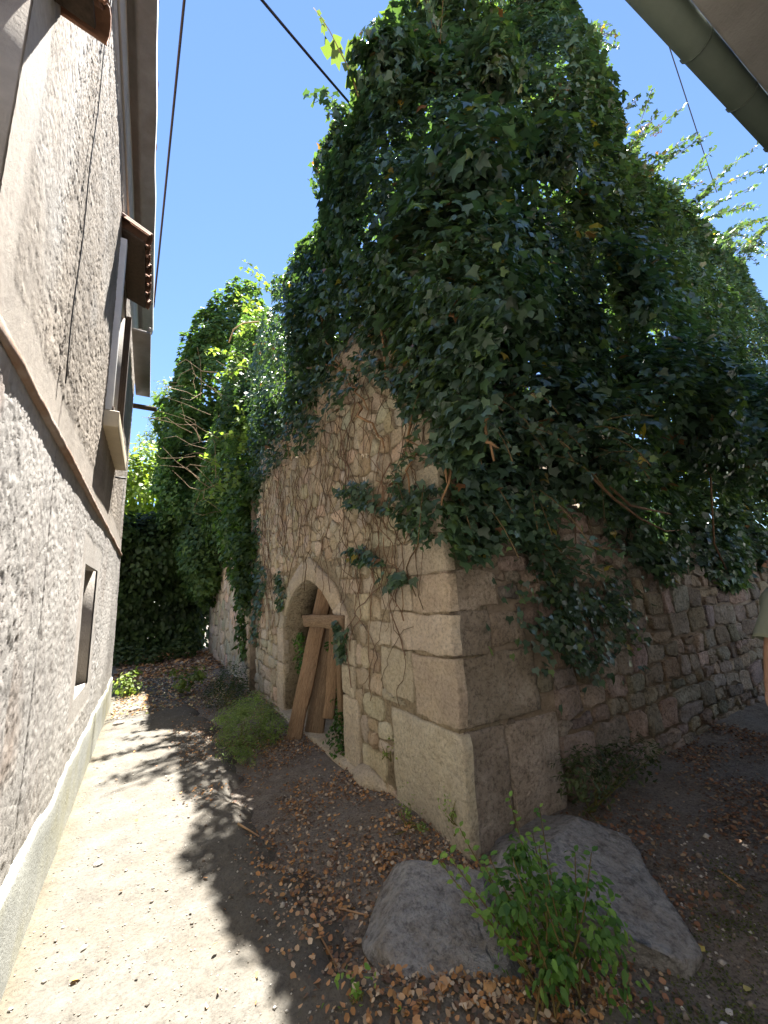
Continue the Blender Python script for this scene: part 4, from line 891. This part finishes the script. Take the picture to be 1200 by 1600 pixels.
def lit_zone(n, r):
    x_ = r.uniform(.25, 1.78, n); y_ = 1.15+(r.random(n)**1.6)*8.5; d = np.clip((x_-.42-.30*np.clip((2.6-y_)/.6, 0, 1)-.25*(vnoise(np.stack([y_*1.2, y_*0], 1), 9)))/.55, 0, 1)
    cl = np.clip(.42+1.5*fbm(np.stack([x_*2.6, y_*2.0], 1), 4, 3)+.5*np.clip((x_-1.45)*2, 0, 1), .03, 1); k = r.random(n) < d*cl; return np.stack([x_[k], y_[k]], 1)
def pas_zone(n, r):
    x_ = r.uniform(1.7, 5.5, n); y_ = r.uniform(.3, 2.12, n); cl = np.clip(.3+1.2*vnoise(np.stack([x_*2, y_*3], 1), 14)+.5*(y_-1.2), 0.03, 1); k = r.random(n) < cl; return np.stack([x_[k], y_[k]], 1)
def litter(pts, r, smin, smax, cols, up=.012):
    n = len(pts); P = np.column_stack([pts, top_h(pts)+up*r.random(n)+.004]); a = r.uniform(0, 2*pi, n); nr = np.stack([r.normal(size=n)*.4, r.normal(size=n)*.4, np.ones(n)], 1); tp = np.stack([np.cos(a), np.sin(a), r.normal(size=n)*.15], 1)
    base = np.array(cols)*1.2; c = base[r.integers(0, len(base), n)]*r.uniform(.7, 1.25, (n, 1)); return P, nr, tp, r.uniform(smin, smax, n), c
rl = np.random.default_rng(77); DRYC = [(.40,.21,.09),(.44,.26,.12),(.36,.19,.08),(.22,.13,.08),(.40,.29,.19),(.17,.11,.08),(.44,.37,.28),(.12,.085,.065),(.26,.20,.15)]
LL = Leaves(); LL.add(*litter(scatter(11000, lit_zone, rl), rl, .012, .034, DRYC)); LL.add(*litter(scatter(5200, pas_zone, rl), rl, .014, .036, [(.24,.13,.08),(.30,.17,.10),(.18,.11,.075),(.38,.28,.18),(.14,.10,.08)]))
far = np.stack([rl.uniform(-.4, 1.4, 3200), rl.uniform(7.2, 11.8, 3200)], 1); LL.add(*litter(far, rl, .03, .06, DRYC+[(.5,.42,.25),(.55,.46,.26),(.5,.44,.3),(.35,.36,.12)]))
far2 = np.stack([rl.uniform(-.6, 1.7, 2600), rl.uniform(10.5, 14.2, 2600)], 1); LL.add(*litter(far2, rl, .05, .11, DRYC))
nearp = np.stack([rl.normal(.90, .14, 230), rl.uniform(1.3, 2.3, 230)], 1); LL.add(*litter(nearp, rl, .018, .038, [(.42,.24,.12),(.46,.31,.18),(.36,.19,.1),(.5,.40,.29)], .03))
sparse = np.stack([rl.uniform(-.4, .5, 60), rl.uniform(1.6, 8, 60)], 1); LL.add(*litter(sparse, rl, .015, .03, DRYC))
lm = leaf_mesh('leaf_litter', *LL.arr(), M_DRY, DRY_V, OV_F); tag(obj('leaf_litter', lm), 'brown and orange dry leaf litter strewn along the ruin side of the path', 'leaf litter', kind='stuff')
# moss on the shaded ground at right
mp = np.concatenate([np.stack([rl.normal(a, .16, 900), rl.normal(b, .09, 900)], 1) for a, b in ((2.35, 1.05), (2.0, .92), (2.75, 1.2), (1.75, 1.02))]); mp = mp[vnoise(mp*7, 6)+.3*rl.normal(size=len(mp)) > -.05]
P_, n_, t_2, s_2, c_2 = litter(mp, rl, .007, .015, [(.10,.12,.04),(.14,.16,.06),(.08,.10,.04)], .006)
tag(obj('moss', leaf_mesh('moss', P_, n_, t_2, s_2, c_2, M_GRASS, DRY_V, OV_F)), 'thin dull green moss on the shaded ground right of the larger boulder', 'moss', kind='stuff')
# gravel and grit
g = MB(); PB = [(1,0,0),(-1,0,0),(0,1,0),(0,-1,0),(0,0,.7),(0,0,-.7)]; PF = [(0,2,4),(2,1,4),(1,3,4),(3,0,4),(2,0,5),(1,2,5),(3,1,5),(0,3,5)]
def grit(n, f, smin, smax, cols):
    pts = f(n); h = top_h(pts)
    for p, hh in zip(pts, h):
        s_ = rl.uniform(smin, smax)*(1+1.2*(rl.random() < .06)); V = (np.array(PB)*s_*rl.uniform(.6, 1.2, (6, 3))); a = rl.uniform(0, 6.28); c, s2 = cos(a), sin(a); V = np.stack([V[:,0]*c-V[:,1]*s2, V[:,0]*s2+V[:,1]*c, V[:,2]], 1)+np.array([p[0], p[1], hh+s_*.25])
        g.add(V, PF, np.array(cols[rl.integers(len(cols))])*rl.uniform(.75, 1.1))
GC = [(.85,.83,.8),(.6,.56,.5),(.5,.44,.38),(.95,.93,.9),(.4,.36,.32)]
grit(2200, lambda n: scatter(n, lit_zone, rl), .004, .011, [(.6,.56,.5),(.5,.44,.38),(.75,.72,.68),(.4,.36,.32)])
grit(2600, lambda n: np.stack([rl.uniform(-.42, .8, n), 1.4+rl.random(n)**1.7*6.5], 1), .002, .007, [(.5,.46,.4),(.38,.33,.28),(.85,.83,.78),(.3,.27,.23)])
grit(900, lambda n: np.stack([rl.uniform(1.4, 3.2, n), rl.uniform(.3, 1.6, n)], 1), .004, .013, GC)
tag(g.build('gravel', M_PEBBLE), 'pale grit and gravel scattered on the ground', 'gravel', kind='stuff')
# a few leaves and twigs that lie alone
dm = {}
def lone_leaf(px, s, col, label, cat='leaf'):
    p = on_z(*px, .02); q = np.array([[p[0], p[1]]]); P = np.array([[p[0], p[1], float(top_h(q)[0])+.008]])
    me = leaf_mesh('fallen_leaf', np.zeros((1, 3)), np.array([[rl.normal()*.2, rl.normal()*.2, 1]]), np.array([[rl.normal(), rl.normal(), 0]]), np.array([s]), np.array([col]), M_DRY, DRY_V, OV_F)
    o = obj('fallen_leaf', me); o.location = P[0]; return tag(o, label, cat)
lone_leaf((108, 1533), .045, (.62,.36,.10), 'single orange-yellow leaf on the sunlit path near its lower left end')
lone_leaf((1082, 1452), .05, (.66,.56,.16), 'yellow leaf on the dark ground right of the larger boulder')
lone_leaf((1160, 1498), .04, (.62,.55,.22), 'pale yellow leaf farthest right on the shaded ground')
lone_leaf((690, 1555), .06, (.55,.33,.17), 'tan curled leaf at the foot of the left boulder')
lone_leaf((766, 1532), .07, (.60,.36,.17), 'big tan leaf between the left boulder and the shrub')
def twig(pxs, rad, label, c=(1.5,1.3,1.1)):
    P = [on_z(a, b, .02) for a, b in pxs]; P = [np.array([p[0], p[1], float(top_h(np.array([[p[0], p[1]]]))[0])+.015]) for p in P]
    m = MB(); m.tube(P, list(np.linspace(rad, rad*.6, len(P))), 5, c); return tag(m.build('twig', M_STEM, None, True), label, 'twig')
twig([(487,1417),(500,1455),(530,1485),(570,1495)], .005, 'thin curved brown twig on the leaf litter left of the boulder')
twig([(525,1392),(575,1405)], .006, 'short pale straight twig lying on the litter above the curved one', (2.2,2.0,1.8))
twig([(372,1287),(405,1298)], .008, 'pale stick at the edge of the tree shade on the litter', (2.4,2.3,2.1))
twig([(1118,1340),(1160,1365)], .006, 'thin pale straw on the dark ground at right', (2.2,2.0,1.6))

# ------------------------------------------------------------------ low plants
def bush(name, base, label, blobs_rel, dens, smin, smax, cols, seed, n_parts=0, nst=12, V=OV_V, Fc=OV_F, cat='weed', group=None, hole=-.3, thick=.12, upright=.5, lump=.1):
    b = np.array(base, float); t = thing(name, base, label, cat, group); r = np.random.default_rng(seed)
    bl = [(b[0]+q[0], b[1]+q[1], b[2]+q[2], *q[3:]) for q in blobs_rel]
    L = sample_blobs(bl, dens, thick, seed, smin, smax, cols, lambda P: P[:, 2] > b[2]+.004, hole=hole, away=.8, lump=lump, lumpf=5)
    for k in range(len(L.t)): L.t[k] = L.t[k]*np.array([1, 1, .5])+np.array([0, 0, upright])
    for k in range(nst):
        q = bl[k % len(bl)]; e = np.array(q[:3])+r.normal(size=3)*np.array(q[3:6])*.45; e[2] = max(e[2], b[2]+.03)
        m = MB(); m.tube([b+r.normal(size=3)*np.array([.03, .03, 0]), (b+e)/2+r.normal(size=3)*.02, e], [.005, .004, .002], 4, (.8, 1.1, .5)); m.build('stem', M_STEM, t)
    emit_leaves(L, t, M_GRASS, n_parts, V=V, Fc=Fc); return t, bl
PRIV = lambda n: green_cols(n, (.055,.135,.04), (.15,.29,.06))
# the leafy shrub in front of the boulders
shrub = thing('leafy_shrub', (1.55, 1.27, 0), 'bright green small-leaved shrub growing in front of the boulders', 'shrub')
rsn = np.random.default_rng(15); LS = Leaves()
SHB = [(1.44,1.24,.15,.20,.17,.17), (1.60,1.20,.18,.19,.15,.19), (1.36,1.38,.30,.16,.15,.20), (1.64,1.30,.24,.12,.13,.15), (1.46,1.42,.44,.10,.10,.14)]
sample_blobs(SHB, 1150, .14, 301, .022, .046, PRIV, lambda P: P[:, 2] > .0, L=LS, hole=-.35, away=.8, lump=.08, lumpf=6)
def up_shoot(p0, p1, n, s0, cols, leaf=.036):
    p0, p1 = np.array(p0, float), np.array(p1, float); pts = [p0+(p1-p0)*t+np.array([.02*sin(5*t+p0[0]*9), .015*cos(4*t), 0])*1.0 for t in np.linspace(0, 1, 9)]
    m = MB(); m.tube(pts, list(np.linspace(.005, .002, 9)), 5, (.8, .9, .5)); m.build('stem', M_STEM, shrub, True); P = []; Nn = []; T = []
    for k in range(n):
        t = s0+(1-s0)*k/(n-1); p = p0+(p1-p0)*t; p = p+np.array([.02*sin(5*t+p0[0]*9), .015*cos(4*t), 0]); a = k*pi/2+rsn.normal()*.3
        for e in (0, pi): d = np.array([cos(a+e), sin(a+e), .35]); P.append(p+d*.006); T.append(d); Nn.append(np.array([0, 0, 1.0])-d*.3+rsn.normal(size=3)*.2+unit(CAM-p)*.4)
    m_ = len(P); LS.add(np.array(P), np.array(Nn), np.array(T), rsn.uniform(.8, 1.15, m_)*leaf, cols(m_))
BR = lambda n: green_cols(n, (.14,.28,.06), (.25,.40,.09))
for a, b, Z0, Yp in ((795,1245,0,1.62), (840,1262,0,1.60), (705,1330,0,1.55), (720,1290,0,1.66), (760,1350,0,1.5), (810,1330,0,1.5), (860,1400,0,1.4), (900,1420,0,1.36), (950,1410,0,1.32), (735,1400,0,1.45), (690,1340,0,1.6), (830,1300,0,1.58)):
    e = on_y(a, b, Yp); s_ = np.array([1.47+.25*(e[0]-1.5), 1.27, 0]); up_shoot(s_, e, 9, .42, BR)
for k in range(10): up_shoot((1.45+rsn.normal()*.1, 1.24+rsn.normal()*.05, 0), (1.46+rsn.normal()*.16, 1.26+rsn.normal()*.1, rsn.uniform(.3, .5)), 7, .3, PRIV)
emit_leaves(LS, shrub, M_GRASS, 290, V=OV_V, Fc=OV_F)
WEED = lambda n: green_cols(n, (.17,.26,.08), (.30,.40,.15)); DKW = lambda n: green_cols(n, (.035,.06,.022), (.08,.115,.04)); SUNW = lambda n: green_cols(n, (.13,.20,.04), (.22,.27,.08))
bush('feathery_weed', (1.0, 5.0, -.03), 'largest feathery pale green weed clump on the litter left of the doorway', [(.05,.2,.30,.08,.10,.12),(.2,-.2,.27,.07,.09,.10),(-.15,.45,.22,.09,.10,.10),(.3,.6,.34,.08,.1,.12),(0,0,.13,.28,.46,.19),(.12,.5,.17,.28,.40,.24),(-.10,-.40,.07,.18,.30,.13),(.27,.1,.18,.26,.42,.24)], 1700, .03, .06, WEED, 401, 0, 10, NAR_V, NAR_F, hole=-.6, thick=.16)
bush('feathery_weed', (1.15, 7.0, -.03), 'darker feathery weed clump behind the largest one, by the far wall', [(0,0,.18,.34,.6,.24),(.2,.7,.25,.3,.5,.28)], 900, .035, .065, DKW, 402, 0, 8, NAR_V, NAR_F, hole=-.6, thick=.16)
bush('broad_weed', (.62, 8.4, 0), 'sunlit broad-leaved weed beside the feathery clumps, in the middle of the path end', [(0,0,.22,.20,.28,.18),(.22,-.2,.32,.16,.2,.12),(-.15,.2,.36,.14,.14,.10)], 300, .06, .10, SUNW, 403, 0, 9, hole=-.1)
bush('broad_weed', (-.25, 8.9, 0), 'pale weed at the foot of the far corner of the roughcast house', [(0,0,.22,.20,.3,.22),(.12,.2,.42,.12,.14,.12)], 330, .06, .10, SUNW, 404, 0, 8, hole=-.1)
bush('broad_weed', (.15, 12.6, .05), 'shaded low weed patch at the foot of the dark tree closing the path', [(0,0,.25,.5,.3,.25),(.8,.3,.3,.5,.3,.3),(-.6,.3,.3,.4,.3,.35)], 220, .08, .14, DKW, 412, 0, 6, hole=-.2)
bush('corner_weed', (1.66, 2.62, -.05), 'small weed tuft at the base of the ruin left of its corner', [(0,0,.10,.10,.14,.13),(.05,-.12,.05,.08,.10,.08)], 900, .018, .034, WEED, 405, 0, 8, hole=-.4)
bush('wall_weed', (1.78, 2.25, .06), 'little weed growing out of the big corner stone above the boulder', [(0,0,.10,.05,.08,.10)], 1100, .018, .032, WEED, 406, 0, 5, hole=-.3)
bush('wall_weed', (1.74, 3.02, .25), 'yellowish sprig in the stone joints right of the doorway', [(0,0,.05,.05,.12,.12)], 500, .018, .03, SUNW, 407, 0, 4)
bush('fern_clump', (2.75, 1.95, .0), 'dark grey-green fern clump at the foot of the shaded side wall, behind the larger boulder', [(0,0,.25,.30,.16,.22),(.5,.05,.16,.34,.16,.18),(.9,0,.10,.25,.15,.12)], 620, .03, .06, lambda n: green_cols(n, (.04,.06,.03), (.09,.115,.055)), 408, 0, 9, NAR_V*np.array([1.8, 1, 1]), NAR_F, 'fern', hole=-.4)
bush('seedling', (.80, 1.72, 0), 'small yellow-green seedling in the litter left of the boulder', [(0,0,.05,.05,.06,.05)], 1300, .02, .034, BR, 409, 0, 4)
bush('doorway_weed', (1.86, 4.15, -.02), 'dark green weed growing inside the doorway below the short plank', [(0,0,.22,.14,.16,.22),(-.08,-.1,.08,.10,.12,.10),(.1,.3,.4,.12,.2,.25)], 650, .03, .055, lambda n: green_cols(n, (.03,.08,.02), (.09,.19,.04)), 410, 0, 6)
bush('doorway_vine', (1.93, 5.55, .55), 'green leaves growing behind the planks at the left side of the doorway', [(0,0,.1,.10,.22,.22),(0,.1,.45,.08,.18,.2),(.02,-.9,.42,.06,.16,.14)], 500, .04, .07, PRIV, 411, 0, 5)

# ------------------------------------------------------------------ house on the right with gutter overhead
GZ, GY = 4.8, .43
rh = thing('gutter_house', (2.4, -.3, 0), 'pale house with green-grey half-round gutter at the upper right corner', 'house')
m = MB(); m.box((2.0, -4.5, 0), (9.5, -.25, GZ+.1)); m.build('wall', M_WALLW, rh)
m = MB(); m.box((1.75, -.245, GZ+.02), (9.7, GY-.14, GZ+.22)); bevelled(m.build('eave', M_EAVE, rh).data, .02)
m = MB(); m.add([(1.73, GY-.12, GZ+.24), (9.7, GY-.12, GZ+.24), (9.7, -2.4, GZ+1.3), (1.73, -2.4, GZ+1.3), (1.73, -4.9, GZ+.24), (9.7, -4.9, GZ+.24)], [(0,1,2,3),(3,2,5,4),(0,3,4),(1,5,2)]); m.build('roof', M_TILE, rh)
V = []; Fc = []; n = 10; R_ = .085
for e, xx in enumerate((1.7, 9.7)):
    for s_ in (0, 1):
        for k in range(n): a = pi+pi*k/(n-1); q_ = R_-.006*s_; V.append((xx, GY-.045+q_*cos(a), GZ+.10+q_*sin(a)))
A = lambda e, s_, k: (e*2+s_)*n+k
for k in range(n-1):
    Fc += [(A(0,0,k), A(1,0,k), A(1,0,k+1), A(0,0,k+1)), (A(0,1,k), A(0,1,k+1), A(1,1,k+1), A(1,1,k)), (A(0,0,k), A(0,0,k+1), A(0,1,k+1), A(0,1,k)), (A(1,0,k), A(1,1,k), A(1,1,k+1), A(1,0,k+1))]
for k in (0, n-1): Fc.append((A(0,0,k), A(0,1,k), A(1,1,k), A(1,0,k)))
gut = obj('gutter', mesh_py('gutter', V, Fc, M_GUTTER, None, True), rh)
for xx in np.arange(2.75, 9, .62):
    m = MB(); m.tube([(xx, GY-.045+(R_+.004)*cos(a), GZ+.10+(R_+.004)*sin(a)) for a in np.linspace(pi, 2*pi, 9)], .006, 4); m.build('bracket', M_GUTTER, gut)

rh.rotation_euler = (0, 0, radians(-4)); rh.location.y += .06

bh = thing('reflector_house', (.7, -5.2, 0), 'unseen pale house added behind the viewpoint to bounce sunlight into the shaded walls', 'house')  # added out of view as a reflector for the shaded walls
m = MB(); m.box((-5.0, -9.0, 0), (7.0, -5.2, 7.0)); m.build('wall', M_WALLW, bh)
m = MB(); m.box((-5.2, -9.2, 7.005), (7.2, -5.0, 7.16)); m.build('roof', M_TILE, bh)
m = MB(); m.box((.3, -5.19, .02), (1.3, -5.12, 2.1)); d_ = m.build('door', M_DARKWOOD, bh); m = MB(); m.tube([(1.2, -5.11, 1.05), (1.2, -5.06, 1.05)], .02, 8); m.build('handle', M_CABLE, d_)
for xx in (-.3, 2.6):
    m = MB(); m.box((xx, -5.19, 3.4), (xx+.9, -5.15, 4.7)); w_ = m.build('window', M_GLASS, bh); m = MB(); m.box((xx-.08, -5.19, 3.30), (xx+.98, -5.05, 3.39)); m.build('sill', M_EAVE, w_)

# ------------------------------------------------------------------ cables
def cable(a, b, sag, rad, label):
    a, b = np.array(a, float), np.array(b, float); P = [a+(b-a)*t-np.array([0, 0, sag*4*t*(1-t)]) for t in np.linspace(0, 1, 25)]
    m = MB(); m.tube(P, rad, 6); return tag(m.build('cable', M_CABLE, None, True), label, 'cable')
a1 = on_y(240, 480, 8.1); b1 = on_y(288, 0, 3.8); cable(a1, b1+(b1-a1)*.5, .0, .016, 'black cable running along the eave of the roughcast house against the sky')
a2 = on_x(526, 136, 1.6); b2 = on_x(412-114*1.9, -136*1.9, -.43); cable(a2+(a2-b2)*.25, b2, .03, .013, 'black cable crossing the sky into the top of the ivy')
a3 = on_y(1110, 270, 2.2); b3 = on_y(1022, 0, 1.6); cable(a3+(a3-b3)*.15, b3+(b3-a3)*1.5, .02, .010, 'thin cable hanging in the sky between the ivy and the gutter')

# ------------------------------------------------------------------ person at the right edge
def skin_mesh(name, pts, edges, rad, root, sub=2):
    me = bpy.data.meshes.new(name); me.from_pydata([tuple(p) for p in pts], edges, []); me.update(); o = bpy.data.objects.new(name, me); COL.objects.link(o)
    sm_ = o.modifiers.new('skin', 'SKIN'); sm_.use_smooth_shade = True
    for k, v in enumerate(me.skin_vertices[0].data):
        rr = rad[k]; v.radius = rr if isinstance(rr, tuple) else (rr, rr); v.use_root = (k == root)
    if sub: s_ = o.modifiers.new('sub', 'SUBSURF'); s_.levels = sub; s_.render_levels = sub
    dg = bpy.context.evaluated_depsgraph_get(); out = bpy.data.meshes.new_from_object(o.evaluated_get(dg)); bpy.data.objects.remove(o); return out
PX, PY = 3.69, .86                                                    # person stands here, facing the ruin (+Y)
def pp(x_, y_, z_): return (PX+x_, PY+y_, z_)
names = dict(pel=(0,0,.95), w=(0,.01,1.10), ch=(0,.02,1.30), nk=(.02,-.01,1.47), hd0=(.035,.0,1.55), hd1=(.05,.005,1.65), hd2=(.05,-.01,1.74),
 ls=(-.20,0,1.41), le=(-.385,.05,1.13), lw=(-.385,.11,.88), rs=(.19,0,1.42), re=(.275,.0,1.13), rw=(.27,.12,.90),
 lh=(-.10,0,.90), lk=(-.11,.03,.50), la=(-.12,-.01,.09), lf=(-.13,.14,.035), rh=(.10,0,.90), rk=(.11,.03,.50), ra=(.12,-.01,.09), rf=(.13,.14,.035))
keys = list(names); ix = {k: i for i, k in enumerate(keys)}
E = [('pel','w'),('w','ch'),('ch','nk'),('nk','hd0'),('hd0','hd1'),('hd1','hd2'),('ch','ls'),('ls','le'),('le','lw'),('ch','rs'),('rs','re'),('re','rw'),('pel','lh'),('lh','lk'),('lk','la'),('la','lf'),('pel','rh'),('rh','rk'),('rk','ra'),('ra','rf')]
RAD = dict(pel=(.16,.115), w=(.15,.105), ch=(.165,.115), nk=.062, hd0=.075, hd1=.088, hd2=.07, ls=.068, le=.046, lw=.031, rs=.068, re=.046, rw=.031, lh=.088, lk=.062, la=.042, lf=.038, rh=.088, rk=.062, ra=.042, rf=.038)
body = skin_mesh('body', [pp(*names[k]) for k in keys], [(ix[a], ix[b]) for a, b in E], [RAD[k] for k in keys], 0)
def hand_parts(w, d, side):
    """palm and five separate fingers growing from the wrist w along d"""
    w, d = np.array(w), unit(np.array(d, float)); across = unit(np.cross(d, (0, 0, 1))+1e-6)*side; bend = unit(np.cross(across, d))*-side; meshes = []
    palm = [w-d*.05, w, w+d*.045, w+d*.085]; meshes.append(skin_mesh('palm', palm, [(0,1),(1,2),(2,3)], [.033, (.030,.023), (.040,.018), (.040,.016)], 0, 1))
    for k, (o_, L_) in enumerate(((-.030,.062),(-.010,.075),(.010,.072),(.029,.056))):
        p0 = w+d*.075+across*o_; p1 = p0+d*L_*.5+bend*.006; p2 = p1+d*L_*.32+bend*.018; p3 = p2+d*L_*.22+bend*.02
        meshes.append(skin_mesh('finger', [p0, p1, p2, p3], [(0,1),(1,2),(2,3)], [.0095,.009,.0082,.007], 0, 1))
    p0 = w+d*.022-across*.022; p1 = p0+d*.030-across*.022+bend*.008; p2 = p1+d*.030-across*.006+bend*.010; p3 = p2+d*.020+bend*.008
    meshes.append(skin_mesh('thumb', [p0, p1, p2, p3], [(0,1),(1,2),(2,3)], [.013,.011,.0098,.008], 0, 1)); return meshes
bm = bmesh.new(); bm.from_mesh(body)
for me_ in hand_parts(pp(-.385,.11,.88), (.05,.12,-.98), 1)+hand_parts(pp(.27,.12,.90), (-.05,.3,-.95), -1): bm.from_mesh(me_)
bm.to_mesh(body); bm.free(); body.materials.clear(); body.materials.append(M_SKIN); body.polygons.foreach_set('use_smooth', np.ones(len(body.polygons), bool))
person = obj('person', body); tag(person, 'person in a sage green T-shirt, arm hanging down, at the right edge of the picture', 'person')
def garment(name, sel, off, mat):
    b = bmesh.new(); b.from_mesh(body); b.normal_update(); dele = [f for f in b.faces if not sel(f.calc_center_median())]
    bmesh.ops.delete(b, geom=dele, context='FACES')
    for v in b.verts: v.co += v.normal*off(v.co)
    geom = b.faces[:]; bmesh.ops.solidify(b, geom=geom, thickness=-.004)
    me_ = bpy.data.meshes.new(name); b.to_mesh(me_); b.free(); me_.materials.clear(); me_.materials.append(mat); me_.polygons.foreach_set('use_smooth', np.ones(len(me_.polygons), bool)); return obj(name, me_, person)
arm = lambda c: abs(c.x-PX) > .19
garment('t_shirt', lambda c: (c.z > .93 and c.z < 1.475 and not arm(c)) or (arm(c) and c.z > 1.165), lambda c: .028+.022*(max(0, 1.32-c.z)/.15 if arm(c) else 0), M_SHIRT)
garment('trousers', lambda c: c.z < .99 and c.z > .10 and abs(c.x-PX) < .22, lambda c: .018, M_TROUSER)
garment('shoe', lambda c: c.z <= .115 and c.x < PX, lambda c: .012, M_DARKWOOD); garment('shoe', lambda c: c.z <= .115 and c.x >= PX, lambda c: .012, M_DARKWOOD)
garment('hair', lambda c: c.z > 1.60 and (c.y-PY) < .05+max(0, c.z-1.70)*1.2, lambda c: .014, M_HAIR)
m = MB()
for s_ in (-1, 1): m.tube([pp(.05+.035*s_, .085, 1.645), pp(.05+.035*s_, .094, 1.645)], [.012, .008], 8)
m.build('eyes', M_HAIR, person); m = MB(); m.tube([pp(.05, .082, 1.655), pp(.05, .112, 1.615), pp(.05, .088, 1.606)], [.008, .014, .008], 6); m.build('nose', M_SKIN, person, True)
m = MB(); m.tube([pp(.024, .076, 1.578), pp(.05, .084, 1.577), pp(.076, .076, 1.578)], [.003, .006, .003], 6); m.build('mouth', M_TILE, person, True)
